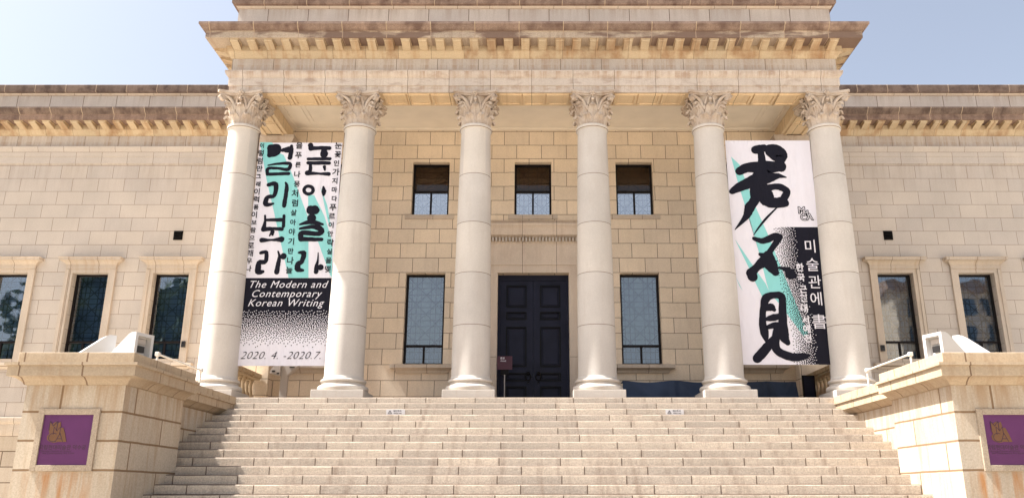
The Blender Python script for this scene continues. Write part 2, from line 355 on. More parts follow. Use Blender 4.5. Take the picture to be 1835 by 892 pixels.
# wings
WW = [(-14.81, .5), (-12.53, .5), (-10.25, .5), (10.20, .5), (12.49, .5), (14.78, .5), (-17.1, .5), (17.07, .5)]
WZ0, WZ1 = 3.556+E, 5.99+E
for sgn in (-1, 1):
    xa, xb = (-24, -7.40) if sgn < 0 else (7.40, 24)
    hs = [(x-h, x+h, WZ0, WZ1) for x, h in WW if xa < x < xb]
    bm = bmesh.new(); wall_holes(bm, xa, xb, 1.97+E, 9.34+E, YW, hs, .30)
    finish(bm, 'wing_wall', 'wing_wall', B)
    bm = bmesh.new(); box(bm, xa, xb, YW-.06, YW+.6, 0, 1.50+E); finish(bm, 'basement_wall', 'basement', B)
    P = [(xa, YW), (xb, YW)]
    mo('string_course', 'trim', B, P, [(.06, 1.49+E), (.09, 1.53+E), (.09, 1.80+E), (.13, 1.83+E), (.15, 1.90+E), (.15, 1.97+E), (.02, 1.99+E)], .3)
    # entablature of the wing
    mo('architrave', 'trim' if 0 else 'wing_wall', B, P, [(.01, 9.30+E), (.035, 9.31+E), (.035, 9.53+E), (.05, 9.535+E), (.05, 9.70+E), (.09, 9.75+E), (.11, 9.81+E), (.11, 9.835+E), (.02, 9.85+E)], .3)
    bx('frieze', 'frieze', B, xa, xb, YW+.01, YW+.5, 9.84+E, 10.24+E)
    mo('bed_moulding', 'bracket', B, P, [(.0, 10.21+E), (.05, 10.24+E), (.07, 10.29+E), (.11, 10.32+E), (.12, 10.345+E)], .3)
    cor = mo('cornice', 'bracket', B, P, [(.12, 10.345+E), (.13, 10.352+E), (.13, 10.50+E), (.50, 10.51+E), (.50, 10.54+E)], .2)
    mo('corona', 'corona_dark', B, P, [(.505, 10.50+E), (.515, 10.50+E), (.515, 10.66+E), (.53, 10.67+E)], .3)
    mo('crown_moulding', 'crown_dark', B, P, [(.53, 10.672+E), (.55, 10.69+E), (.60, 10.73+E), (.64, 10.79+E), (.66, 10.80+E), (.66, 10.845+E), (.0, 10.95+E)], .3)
    bx('parapet', 'attic', B, xa, xb, YW+.05, YW+.6, 10.90+E, 11.56+E)
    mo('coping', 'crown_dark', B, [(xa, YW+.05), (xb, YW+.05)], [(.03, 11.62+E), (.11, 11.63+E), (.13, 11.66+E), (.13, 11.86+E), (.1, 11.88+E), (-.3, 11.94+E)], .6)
    mo('coping_fillet', 'trim', B, [(xa, YW+.05), (xb, YW+.05)], [(.0, 11.56+E), (.03, 11.56+E), (.06, 11.618+E)], .4)
    xe = xb if sgn < 0 else xa
    bm = bmesh.new(); box(bm, xe-.75 if sgn < 0 else xe-.4, xe+.4 if sgn < 0 else xe+.75, YW-.22, YW+.4, 11.64+E, 11.93+E, .01); finish(bm, 'coping_end', 'crown_dark', B)
    # modillions: scrolled blocks under the corona
    bm = bmesh.new(); prof = [(0, 0), (0, -.125), (-.06, -.12), (-.16, -.09), (-.27, -.055), (-.31, -.06), (-.335, -.035), (-.335, 0)]
    vs0 = [bm.verts.new((-.10, y, z)) for y, z in prof]; vs1 = [bm.verts.new((.10, y, z)) for y, z in prof]
    bm.faces.new(vs0); bm.faces.new(vs1[::-1])
    for i in range(len(prof)): bm.faces.new((vs0[i], vs0[(i+1) % 8], vs1[(i+1) % 8], vs1[i]))
    box(bm, -.118, .118, -.345, 0, -.005, .022)
    bmesh.ops.recalc_face_normals(bm, faces=bm.faces)
    mod = bpy.data.meshes.new('modillion'); bm.to_mesh(mod); bm.free(); mod.materials.append(MAT['bracket'])
    x = xe
    step = .412*sgn; x = xe + step*.8
    while abs(x) < 16.6:
        link(mod, 'modillion', None, cor, (x, YW-.13, 10.487+E))
        x += step
MODMESH = mod

# ---- portico entablature
AP = [(-HW, YW), (-HW, YF), (HW, YF), (HW, YW)]
bm = bmesh.new()
box(bm, -HW+.002, HW-.002, YF+.002, YF+.72, 9.292+E, 9.84+E)                      # front beam
box(bm, -HW+.002, -HW+.72, YF+.722, YP+.02, 9.292+E, 9.84+E); box(bm, HW-.72, HW-.002, YF+.722, YP+.02, 9.292+E, 9.84+E)
box(bm, -HW+.002, HW-.002, YF+.05, YW, 9.842+E, 10.2+E)
beam = finish(bm, 'entablature_beam', 'soffit', B)
mo('architrave', 'architrave', B, AP, [(.0, 9.29+E), (.006, 9.29+E), (.006, 9.45+E), (.03, 9.455+E), (.03, 9.66+E), (.05, 9.68+E), (.09, 9.73+E), (.11, 9.79+E), (.11, 9.83+E), (.02, 9.845+E)], .05)
bx('frieze', 'frieze', B, -HW, HW, YF, YW+.1, 9.846+E, 10.22+E)
mo('bed_moulding', 'bracket', B, AP, [(.0, 10.19+E), (.05, 10.22+E), (.07, 10.27+E), (.11, 10.30+E), (.12, 10.325+E)], .3)
pcor = mo('cornice', 'bracket', B, AP, [(.12, 10.326+E), (.13, 10.33+E), (.13, 10.485+E), (.49, 10.49+E), (.49, 10.52+E)], .2)
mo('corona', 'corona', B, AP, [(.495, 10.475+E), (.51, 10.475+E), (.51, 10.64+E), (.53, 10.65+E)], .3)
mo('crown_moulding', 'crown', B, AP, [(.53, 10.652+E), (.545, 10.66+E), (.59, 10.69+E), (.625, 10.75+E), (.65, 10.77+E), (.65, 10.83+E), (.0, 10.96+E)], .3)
n = 36
for i in range(n):
    x = -HW-.05 + (i+.5)*(2*HW+.1)/n
    link(MODMESH, 'modillion', None, pcor, (x, YF-.13, 10.468+E))
for sgn in (-1, 1):
    for k in range(10):
        o = link(MODMESH, 'modillion', None, pcor, (sgn*(HW+.13), YF+.1+k*.41, 10.468+E)); o.rotation_euler.z = sgn*math.pi/2
bx('attic_wall', 'attic', B, -HW, HW, YF+.03, YW+.6, 10.9+E, 11.60+E)
ATT = [(-HW, YW+.5), (-HW, YF+.03), (HW, YF+.03), (HW, YW+.5)]
mo('attic_fillet', 'trim', B, ATT, [(.0, 11.60+E), (.03, 11.60+E), (.06, 11.655+E)], .3)
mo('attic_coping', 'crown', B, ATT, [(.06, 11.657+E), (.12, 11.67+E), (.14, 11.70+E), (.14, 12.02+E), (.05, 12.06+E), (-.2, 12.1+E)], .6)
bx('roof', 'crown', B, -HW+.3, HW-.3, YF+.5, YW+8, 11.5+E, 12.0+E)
# ceiling with a shallow raised border
bm = bmesh.new(); box(bm, -HW+.72, HW-.72, YF+.72, YP+.02, 9.66+E, 9.83+E)
for a in ((-HW+.72, HW-.72, YF+.72, YF+.86), (-HW+.72, HW-.72, YP-.12, YP), (-HW+.72, -HW+.86, YF+.862, YP-.122), (HW-.86, HW-.72, YF+.862, YP-.122)):
    box(bm, *a, 9.62+E, 9.657+E)
finish(bm, 'ceiling', 'ceiling', B)
bm = bmesh.new()
for sx_ in (-1, 1):
    for k, (o_, t_) in enumerate(((.55, .025), (.68, .015))):
        xa = sx_*(HW-.72-o_)
        box(bm, xa-t_, xa+t_, YF+.72+o_*.7, YP-o_*.7, 9.645+E, 9.659+E)
finish(bm, 'ceiling_moulding', 'ceiling', B)
# soffit panels: raised borders under each beam bay
bm = bmesh.new()
def frame_under(x0, x1, y0, y1, w=.05, z=9.292+E, t=.03):
    for a in ((x0, x1, y0, y0+w), (x0, x1, y1-w, y1), (x0, x0+w, y0+w+.001, y1-w-.001), (x1-w, x1, y0+w+.001, y1-w-.001)):
        box(bm, *a, z-t, z-.001)
for i in range(5):
    a, b_ = CX[i]+.54, CX[i+1]-.54; w = (b_-a)/3
    for k in range(3): frame_under(a+k*w+.02, a+(k+1)*w-.02, YF+.10, YF+.64)
for s_ in (-1, 1):
    xa, xb = sorted((s_*(HW-.12), s_*(HW-.62)))
    for k in range(2): frame_under(xa, xb, YC+.58+k*.78, YC+.58+k*.78+.74)
finish(bm, 'soffit_panelling', 'soffit', B)

# ---- columns
def capital_mesh():
    bm = bmesh.new(); H = .81
    def bell(z):
        t = z/H; return .325 + .02*t + .11*max(0, t-.55)**1.5*2.6
    prof = [(bell(z), z) for z in [H*i/10*.9 for i in range(11)]]
    lathe(bm, prof, 40)
    def leaf(ang, z0, Ht, w, curl, outb=.012):
        ns, nt = 14, 8; F_ = []; Bk = []
        for i in range(ns+1):
            s = i/ns
            if s < .72:
                q = s/.72; z = z0 + Ht*q; r = bell(min(z, H)) + outb + .03*q*q + .035*q**5
            else:
                q = (s-.72)/.28*math.pi*.95; rr = curl
                z = z0 + Ht + rr*math.sin(q)*.9; r = bell(z0+Ht) + outb + .065 + rr*(1-math.cos(q))*.9
                if q > math.pi/2: z -= (q-math.pi/2)*.018
            lob = 1 + .16*abs(math.sin(s*math.pi*4.5))
            ww = w*(.62+.38*math.sin(min(1, s/.62)*math.pi/2))*lob*(1 if s < .62 else max(.22, 1-(s-.62)/.38*.75))
            fr, br = [], []
            for j in range(nt+1):
                t = -1+2*j/nt
                flute = .014*math.cos(t*math.pi*3) - .035*t*t*(1 if s < .8 else .4)
                rad = r + flute; a = ang + t*ww/max(r, .2)
                fr.append(bm.verts.new((rad*math.cos(a), rad*math.sin(a), z + .012*abs(math.sin(t*6))*s)))
                rb = rad-.016
                br.append(bm.verts.new((rb*math.cos(a), rb*math.sin(a), z-.012*(s > .72))))
            F_.append(fr); Bk.append(br)
        for i in range(ns):
            for j in range(nt):
                bm.faces.new((F_[i][j], F_[i][j+1], F_[i+1][j+1], F_[i+1][j])); bm.faces.new((Bk[i][j], Bk[i+1][j], Bk[i+1][j+1], Bk[i][j+1]))
            bm.faces.new((F_[i][0], F_[i+1][0], Bk[i+1][0], Bk[i][0])); bm.faces.new((F_[i][nt], Bk[i][nt], Bk[i+1][nt], F_[i+1][nt]))
        for i in (0, ns):
            for j in range(nt): bm.faces.new((F_[i][j], Bk[i][j], Bk[i][j+1], F_[i][j+1]))
    for k in range(8):
        leaf(k*math.pi/4+math.pi/8, 0.0, .21, .135, .045)
    for k in range(8):
        leaf(k*math.pi/4, .02, .41, .14, .052, .02)
    # stalks sweeping out to the corners and inwards to the centre of each side, ending in rolled volutes
    def roll(c, axis, r, w):
        c = Vector(c); axis = Vector(axis).normalized(); up_ = Vector((0, 0, 1)); side = axis.cross(up_).normalized()
        pts = []
        for i in range(20):
            a = i/19*math.pi*3.2; rr = r*(1-.72*i/19)
            pts.append(c + side*math.cos(a)*rr + up_*math.sin(a)*rr)
        for off in (-1, 1):
            tube(bm, [p + axis*off*w for p in pts], [.022*(1-.4*i/19) for i in range(20)], 6)
        bmv = []
        for sgn in (-1, 1):
            bmv.append([bm.verts.new(c + axis*sgn*w*1.05 + side*math.cos(a*math.pi/8)*r*.82 + up_*math.sin(a*math.pi/8)*r*.82) for a in range(16)])
        bm.faces.new(bmv[0]); bm.faces.new(bmv[1][::-1])
        for a in range(16): bm.faces.new((bmv[0][a], bmv[0][(a+1) % 16], bmv[1][(a+1) % 16], bmv[1][a]))
    for k in range(4):
        dg = math.pi/4 + k*math.pi/2; d = Vector((math.cos(dg), math.sin(dg), 0)); s = Vector((-d.y, d.x, 0))
        for sg in (-1, 1):
            a0 = dg + sg*.42
            st = Vector((math.cos(a0), math.sin(a0), 0))
            pts = []
            for i in range(9):
                q = i/8; rr = .35 + .02*q + .27*q**2.2; ang = a0 + (dg-a0)*q**.8*(1-.06)
                pts.append((rr*math.cos(ang), rr*math.sin(ang), .36 + .33*math.sin(q*math.pi/2)))
            tube(bm, pts, [.030, .036, .040, .042, .042, .040, .036, .032, .026], 7)
            # small inner helix
            ap = dg + sg*math.pi/4; pts = []
            for i in range(8):
                q = i/7; ang = a0 + (ap - a0)*q*.75; rr = .36+.09*q
                pts.append((rr*math.cos(ang), rr*math.sin(ang), .38+.28*math.sin(q*math.pi*.55)))
            tube(bm, pts, [.026, .03, .03, .028, .026, .024, .022, .03], 6)
        roll(d*.61+Vector((0, 0, .625)), s, .085, .035)
        leaf(dg, .25, .26, .10, .055, .05)
        # flower in the middle of each side
        f = Vector((math.cos(k*math.pi/2), math.sin(k*math.pi/2), 0)); fs = Vector((-f.y, f.x, 0)); c = f*.47 + Vector((0, 0, .755))
        for p in range(6):
            a = p*math.pi/3; pc = c + fs*math.cos(a)*.05 + Vector((0, 0, 1))*math.sin(a)*.05
            bmesh.ops.create_icosphere(bm, subdivisions=1, radius=.034, matrix=Matrix.Translation(pc))
        bmesh.ops.create_icosphere(bm, subdivisions=2, radius=.035, matrix=Matrix.Translation(c+f*.03))
        bmesh.ops.create_icosphere(bm, subdivisions=2, radius=.045, matrix=Matrix.Translation(f*.44+Vector((0, 0, .60))))
        tube(bm, [(f*.37+Vector((0, 0, .42)))[:], (f*.42+Vector((0, 0, .60)))[:], c[:]], [.014, .018, .018], 6)
    # abacus: concave sides, cut corners
    def aba(r_, z0, z1):
        pts = []
        for k in range(4):
            a = k*math.pi/2; n_ = Vector((math.cos(a), math.sin(a))); t_ = Vector((-n_.y, n_.x))
            for j in range(9):
                q = -1+2*j/8; rr = r_*(.80+.20*q*q)
                pts.append(n_*rr + t_*(r_*.93*q))
        lo = [bm.verts.new((p.x, p.y, z0)) for p in pts]; hi = [bm.verts.new((p.x, p.y, z1)) for p in pts]
        bm.faces.new(lo[::-1]); bm.faces.new(hi)
        for i in range(len(pts)): bm.faces.new((lo[i], lo[(i+1) % len(pts)], hi[(i+1) % len(pts)], hi[i]))
    aba(.50, .705, .745); aba(.535, .746, .809)
    bmesh.ops.recalc_face_normals(bm, faces=bm.faces)
    me = bpy.data.meshes.new('capital'); bm.to_mesh(me); bm.free()
    for p in me.polygons: p.use_smooth = True
    me.set_sharp_from_angle(angle=R(50)); me.materials.append(MAT['capital'])
    return me
col = empty('column', (CX[0], YC, FL), B)
def local(bm, name, mat, parent, smooth=None):
    bmesh.ops.recalc_face_normals(bm, faces=bm.faces)
    me = bpy.data.meshes.new(name); bm.to_mesh(me); bm.free()
    if smooth is not None:
        for p in me.polygons: p.use_smooth = True
        me.set_sharp_from_angle(angle=R(smooth))
    me.materials.append(MAT[mat]); o = bpy.data.objects.new(name, me); COL.objects.link(o); o.parent = parent
    return o
bm = bmesh.new(); box(bm, -.565, .565, -.565, .565, 0, .20, .008); local(bm, 'plinth', 'column_base', col)
bm = bmesh.new()
pr = []
for i in range(9): a = -math.pi/2+math.pi*i/8; pr.append((.495+.062*math.cos(a), .267+.066*math.sin(a)))
pr += [(.485, .335), (.485, .35)]
for i in range(7): a = math.pi*i/6; pr.append((.485-.022*math.sin(a), .35+.04*i/6))
for i in range(9): a = -math.pi/2+math.pi*i/8; pr.append((.455+.045*math.cos(a), .43+.038*math.sin(a)))
pr += [(.450, .472), (.450, .485)]
lathe(bm, pr, 64); local(bm, 'column_base', 'column_base', col, 35)
bm = bmesh.new(); pr = [(.448, .486), (.440, .50), (.432, .53)]
for i in range(25):
    t = i/24; z = .53 + t*(6.40-.53); pr.append((.430 - .078*(t**1.6), z))
pr += [(.358, 6.43), (.382, 6.45), (.392, 6.47), (.392, 6.50), (.382, 6.525), (.36, 6.53)]
lathe(bm, pr, 72); local(bm, 'shaft', 'column', col, 35)
cap = bpy.data.objects.new('capital', capital_mesh()); COL.objects.link(cap); cap.parent = col; cap.location = (0, 0, 6.53)
for i in range(1, 6):
    c = copy_tree(col, B); c.location = (CX[i], YC, FL)
# antae against the wall
for s_ in (-1, 1):
    a = empty('anta', (s_*7.02, YP-.17, FL), B)
    bm = bmesh.new(); box(bm, -.40, .40, -.17, .17, .24, 6.85, .006); local(bm, 'shaft', 'portico_wall', a)
    bm = bmesh.new(); moulding(bm, [(-.40, .17), (-.40, -.17), (.40, -.17), (.40, .17)], [(.09, 0), (.09, .13), (.06, .15), (.07, .18), (.04, .21), (.02, .24)], .1); local(bm, 'anta_base', 'column_base', a, 30)
    bm = bmesh.new(); moulding(bm, [(-.40, .17), (-.40, -.17), (.40, -.17), (.40, .17)], [(.01, 6.85), (.03, 6.9), (.03, 7.05), (.06, 7.1), (.12, 7.2), (.16, 7.26), (.16, 7.335)], .3); local(bm, 'anta_capital', 'capital', a, 30)

# ---- windows
def lattice(bm, x0, x1, z0, z1, y, cell, t=.010):
    def bar(a, b, c, d, w=t):
        v = Vector((c-a, d-b)); L = v.length
        if L < .03: return
        n_ = Vector((-v.y, v.x)).normalized()*w
        q = [bm.verts.new((px_, yy, pz)) for yy in (y, y+.02) for px_, pz in ((a+n_.x, b+n_.y), (c+n_.x, d+n_.y), (c-n_.x, d-n_.y), (a-n_.x, b-n_.y))]
        for f in ((0, 1, 2, 3), (7, 6, 5, 4), (0, 4, 5, 1), (1, 5, 6, 2), (2, 6, 7, 3), (3, 7, 4, 0)): bm.faces.new([q[i] for i in f])
    nx = max(1, round((x1-x0)/cell)); nz = max(1, math.floor((z1-z0)/cell+.01)); cx_ = (x1-x0)/nx
    for i in range(nx):
        for dx in (.25, .5, .75): bar(x0+(i+dx)*cx_, z0, x0+(i+dx)*cx_, z1, t*(.9 if dx != .5 else 1.1))
    z = z1
    while z > z0+.02:
        zb = max(z0, z-cell)
        for dz in (.0, .35, .65):
            if z-cell*dz > z0: bar(x0, z-cell*dz, x1, z-cell*dz)
        if z-cell >= z0-.001:
            for i in range(nx):
                a, b_ = x0+i*cx_, x0+(i+1)*cx_
                bar(a, z, b_, z-cell, t*1.2); bar(b_, z, a, z-cell, t*1.2)
        z -= cell
def window(xc, hw, z0, z1, yw, kind):
    yf = yw + .16
    w = empty('window', (xc, yf, z0), B)
    bm = bmesh.new(); fw = .055
    split = z0 + ((z1-z0)*.47 if kind == 'upper' else (z1-z0)*.205)
    box(bm, xc-hw, xc-hw+fw, yf, yf+.08, z0, z1); box(bm, xc+hw-fw, xc+hw, yf, yf+.08, z0, z1)
    box(bm, xc-hw+fw, xc+hw-fw, yf+.002, yf+.078, z1-fw, z1); box(bm, xc-hw+fw, xc+hw-fw, yf+.002, yf+.078, z0, z0+fw*.8)
    box(bm, xc-hw+fw, xc+hw-fw, yf+.004, yf+.076, split-.03, split+.03)
    mxc = xc if kind != 'wing' else xc-.03
    box(bm, mxc-.025, mxc+.025, yf+.006, yf+.074, z0+fw*.8, split-.03)
    finish(bm, 'window_frame', 'metal_dark', w)
    g = 'glass_wing' if kind == 'wing' else 'glass_in'
    bm = bmesh.new(); a, b_ = xc-hw+fw, xc+hw-fw
    box(bm, a, b_, yf+.036, yf+.042, split+.03, z1-fw); finish(bm, 'pane', 'glass_dull' if kind == 'upper' else g, w)
    if kind == 'upper': g = 'glass_low'
    bm = bmesh.new(); box(bm, a, mxc-.025, yf+.036, yf+.042, z0+fw*.8, split-.03); finish(bm, 'pane', g, w)
    bm = bmesh.new(); box(bm, mxc+.025, b_, yf+.036, yf+.042, z0+fw*.8, split-.03); finish(bm, 'pane', g, w)
    bm = bmesh.new(); lattice(bm, xc-hw+.01, xc+hw-.01, z0+.01, z1-.01, yf+.14, (2*hw-.02)/2 if kind != 'lower' else (2*hw-.02)/2)
    finish(bm, 'lattice_screen', 'lattice_brown' if kind == 'upper' else 'lattice', w)
    yb = yf+.20
    if kind == 'upper':
        bx('blind', 'blind_brown', w, xc-hw, xc+hw, yb, yb+.02, split, z1); bx('paper_screen', 'blind_pale', w, xc-hw, xc+hw, yb, yb+.02, z0, split-.002)
    elif kind == 'lower': bx('paper_screen', 'blind_grey', w, xc-hw, xc+hw, yb, yb+.02, split, z1); bx('blind', 'blind_dark', w, xc-hw, xc+hw, yb, yb+.02, z0, split-.002)
    else: bx('blind', 'blind_dark', w, xc-hw, xc+hw, yb+.1, yb+.12, z0, z1)
    # stone surround, sill, hood
    if kind == 'wing':
        sm, o_ = 'trim', .20
        bm = bmesh.new()
        for sg in (-1, 1):
            x_ = sorted((xc+sg*(hw+.005), xc+sg*(hw+o_)))
            box(bm, x_[0], x_[1], yw-.05, yw+.1, z0-.12, z1+.0)
            x_ = sorted((xc+sg*(hw+o_*.55), xc+sg*(hw+o_+.012)))
            box(bm, x_[0], x_[1], yw-.075, yw+.1, z0-.11, z1+o_*.55)
        box(bm, xc-hw-o_*.54, xc+hw+o_*.54, yw-.05, yw+.1, z1+.002, z1+.12); box(bm, xc-hw-o_-.01, xc+hw+o_+.01, yw-.078, yw+.1, z1+.12, z1+.22)
        finish(bm, 'window_surround', sm, w)
        mo('hood', sm, w, [(xc-hw-o_, yw+.05), (xc-hw-o_, yw-.06), (xc+hw+o_, yw-.06), (xc+hw+o_, yw+.05)],
           [(.01, z1+.22), (.03, z1+.24), (.04, z1+.27), (.09, z1+.31), (.12, z1+.33), (.17, z1+.345), (.17, z1+.40), (.19, z1+.42), (.0, z1+.46)], .1)
        mo('sill', sm, w, [(xc-hw-.28, yw+.05), (xc-hw-.28, yw-.04), (xc+hw+.28, yw-.04), (xc+hw+.28, yw+.05)],
           [(.02, z0-.28), (.04, z0-.24), (.10, z0-.2), (.12, z0-.19), (.12, z0-.12), (.02, z0-.1)], .25)
        bx('sill_block', sm, w, xc-hw, xc+hw, yw-.06, yf, z0-.119, z0-.002)
    elif kind == 'lower':
        bm = bmesh.new()
        for sg in (-1, 1):
            x_ = sorted((xc+sg*(hw+.002), xc+sg*(hw+.16))); box(bm, x_[0], x_[1], yw-.018, yw+.02, z0-.0, z1+.16)
        box(bm, xc-hw-.001, xc+hw+.001, yw-.017, yw+.02, z1+.002, z1+.158); finish(bm, 'window_surround', 'portico_wall', w)
        mo('sill', 'trim', w, [(xc-hw-.12, yw+.05), (xc-hw-.12, yw-.05), (xc+hw+.12, yw-.05), (xc+hw+.12, yw+.05)],
           [(.02, z0-.24), (.04, z0-.2), (.07, z0-.16), (.14, z0-.13), (.16, z0-.125), (.16, z0-.04), (.02, z0-.01)], .16)
    else:
        bm = bmesh.new()
        for sg in (-1, 1):
            x_ = sorted((xc+sg*(hw+.002), xc+sg*(hw+.15))); box(bm, x_[0], x_[1], yw-.014, yw+.02, z0, z1+.15)
        box(bm, xc-hw-.001, xc+hw+.001, yw-.013, yw+.02, z1+.002, z1+.148); finish(bm, 'window_surround', 'portico_wall', w)
        bx('sill', 'trim', w, xc-hw-.16, xc+hw+.16, yw-.035, yw+.14, z0-.13, z0-.005, bev=.005)
    return w
for x, h, a, b_, k in PW: window(x, h, a, b_, YP, k)
for x, h in WW: window(x, h, WZ0, WZ1, YW, 'wing')
bx('interior_partition', 'blind_dark', B, -24, 24, YW+.9, YW+1.0, FL, 9.7+E)

# ---- door with its stone case
D = empty('door', (-.02, YP+.2, FL), B)
dx0, dx1, dz0, dz1 = DOOR
xm = (dx0+dx1)/2
bm = bmesh.new(); box(bm, dx0, dx0+.05, YP+.20, YP+.30, dz0, dz1); box(bm, dx1-.05, dx1, YP+.20, YP+.30, dz0, dz1); box(bm, dx0+.05, dx1-.05, YP+.201, YP+.30, dz1-.14, dz1)
finish(bm, 'door_frame', 'door', D)
for sg in (-1, 1):
    xa, xb = (dx0+.052, xm-.004) if sg < 0 else (xm+.004, dx1-.052)
    zt = dz1-.142; Hh = zt-dz0
    bm = bmesh.new(); pans = [(.045, .215), (.262, .308), (.365, .655), (.715, .762), (.815, .955)]  # fractions from the bottom flipped below
    px0, px1 = xa+.20, xb-.20
    fr = [(1-.955-.01, 1-.80), (1-.745, 1-.70), (1-.655, 1-.365), (1-.30, 1-.255), (1-.205, 1-.045)]
    fr = [(.045, .19), (.245, .29), (.35, .635), (.705, .75), (.80, .955)]
    hs = [(px0, px1, dz0+a*Hh, dz0+b_*Hh) for a, b_ in fr]
    wall_holes(bm, xa, xb, dz0+.01, zt, YP+.235, hs, .05)
    box(bm, xa, xb, YP+.287, YP+.32, dz0+.01, zt)
    for h in hs:
        box(bm, h[0]+.045, h[1]-.045, YP+.255, YP+.288, h[2]+.04, h[3]-.04, .006)
    leaf_ = finish(bm, 'door_leaf', 'door', D)
    bm = bmesh.new()
    for h in hs:
        for q in ((h[0]-.03, h[0], h[2]-.03, h[3]+.03), (h[1], h[1]+.03, h[2]-.03, h[3]+.03), (h[0], h[1], h[2]-.03, h[2]), (h[0], h[1], h[3], h[3]+.03)):
            box(bm, q[0], q[1], YP+.215, YP+.2345, q[2], q[3])
    finish(bm, 'panel_moulding', 'door_line', leaf_)
    hx = xm + sg*.13; hz = dz0+.92
    bm = bmesh.new(); pts = [(hx+.065*math.sin(a*math.pi/8), YP+.19, hz+.085*math.cos(a*math.pi/8)) for a in range(17)]
    tube(bm, pts, .016, 8); bmesh.ops.create_uvsphere(bm, u_segments=12, v_segments=8, radius=.05, matrix=Matrix.Translation((hx, YP+.21, hz+.09)))
    tube(bm, [(hx, YP+.235, hz-.14), (hx, YP+.18, hz-.14)], .02, 8)
    finish(bm, 'handle', 'iron', leaf_, 40)
bx('threshold', 'step', D, dx0, dx1, YP+.05, YP+.4, FL, FL+.012)
bm = bmesh.new()
for sg in (-1, 1):
    xx = dx0 if sg < 0 else dx1
    q = sorted((xx+sg*.003, xx+sg*.27)); box(bm, q[0], q[1], YP-.06, YP+.1, FL, dz1+.0)
    q = sorted((xx+sg*.19, xx+sg*.28)); box(bm, q[0], q[1], YP-.085, YP+.1, FL, dz1+.2)
box(bm, dx0-.188, dx1+.188, YP-.06, YP+.1, dz1+.002, dz1+.20); box(bm, dx0-.281, dx1+.281, YP-.087, YP+.1, dz1+.201, dz1+.30)
finish(bm, 'door_surround', 'door_case', D)
bx('door_frieze', 'door_case', D, dx0-.45, dx1+.45, YP-.05, YP+.1, dz1+.302, 6.40+E)
P = [(dx0-.45, YP+.05), (dx0-.45, YP-.05), (dx1+.45, YP-.05), (dx1+.45, YP+.05)]
mo('door_cornice', 'door_case', D, P, [(.0, 6.36+E), (.02, 6.38+E), (.03, 6.402+E), (.03, 6.50+E), (.12, 6.51+E), (.20, 6.53+E), (.21, 6.55+E), (.21, 6.68+E), (.26, 6.74+E), (.30, 6.78+E), (.30, 6.82+E), (.05, 6.98+E)], .1)
bm = bmesh.new(); x = dx0-.42
while x < dx1+.42:
    box(bm, x, x+.045, YP-.165, YP-.081, 6.385+E, 6.498+E); x += .088
finish(bm, 'dentil_course', 'column_base', D)
bx('dentil_backing', 'bracket', D, dx0-.43, dx1+.43, YP-.085, YP-.0805, 6.405+E, 6.498+E)

# ---- vents on the wings
for xv in (-10.21, 10.16):
    zt = 7.245+E; v = bx('vent', 'metal_dark', B, xv-.13, xv+.13, YW-.02, YW+.02, zt-.27, zt)
    bm = bmesh.new()
    for k in range(5):
        z = zt-.235+k*.05; vs = [bm.verts.new(p) for p in ((xv-.11, YW-.045, z), (xv+.11, YW-.045, z), (xv+.11, YW-.021, z+.035), (xv-.11, YW-.021, z+.035))]; bm.faces.new(vs)
        box(bm, xv-.11, xv+.11, YW-.047, YW-.021, z-.006, z-.001)
    finish(bm, 'louvre', 'iron', v)

# ================================================================ STAIRCASE
ST = empty('staircase', (0, 13, 0)); tag(ST, 'wide flight of worn granite steps climbing to the portico between two stone piers', 'staircase')
for k in range(24):
    y0 = 17.4-.35*k; z1 = FL-.15*k; z0 = z1-.15
    xl, xr = (-6.40, 6.42) if y0 > 13.6 else (-5.92, 6.03)
    yb = y0+.35+.12 if k else 17.9
    bm = bmesh.new()
    seg = []; x = xl - random.uniform(0, .9)
    prof = [(y0+.004, z0), (y0, z0+.01), (y0, z1-.020), (y0+.009, z1-.007), (y0+.028, z1), (yb, z1), (yb, z0)]
    if k: prof[-2:] = [(yb, z1), (yb, z0)]
    a = [bm.verts.new((xl, y, z)) for y, z in prof]; b_ = [bm.verts.new((xr, y, z)) for y, z in prof]
    bm.faces.new(a); bm.faces.new(b_[::-1])
    for i in range(len(prof)): bm.faces.new((a[i], b_[i], b_[(i+1) % len(prof)], a[(i+1) % len(prof)]))
    finish(bm, 'step', 'step', ST)

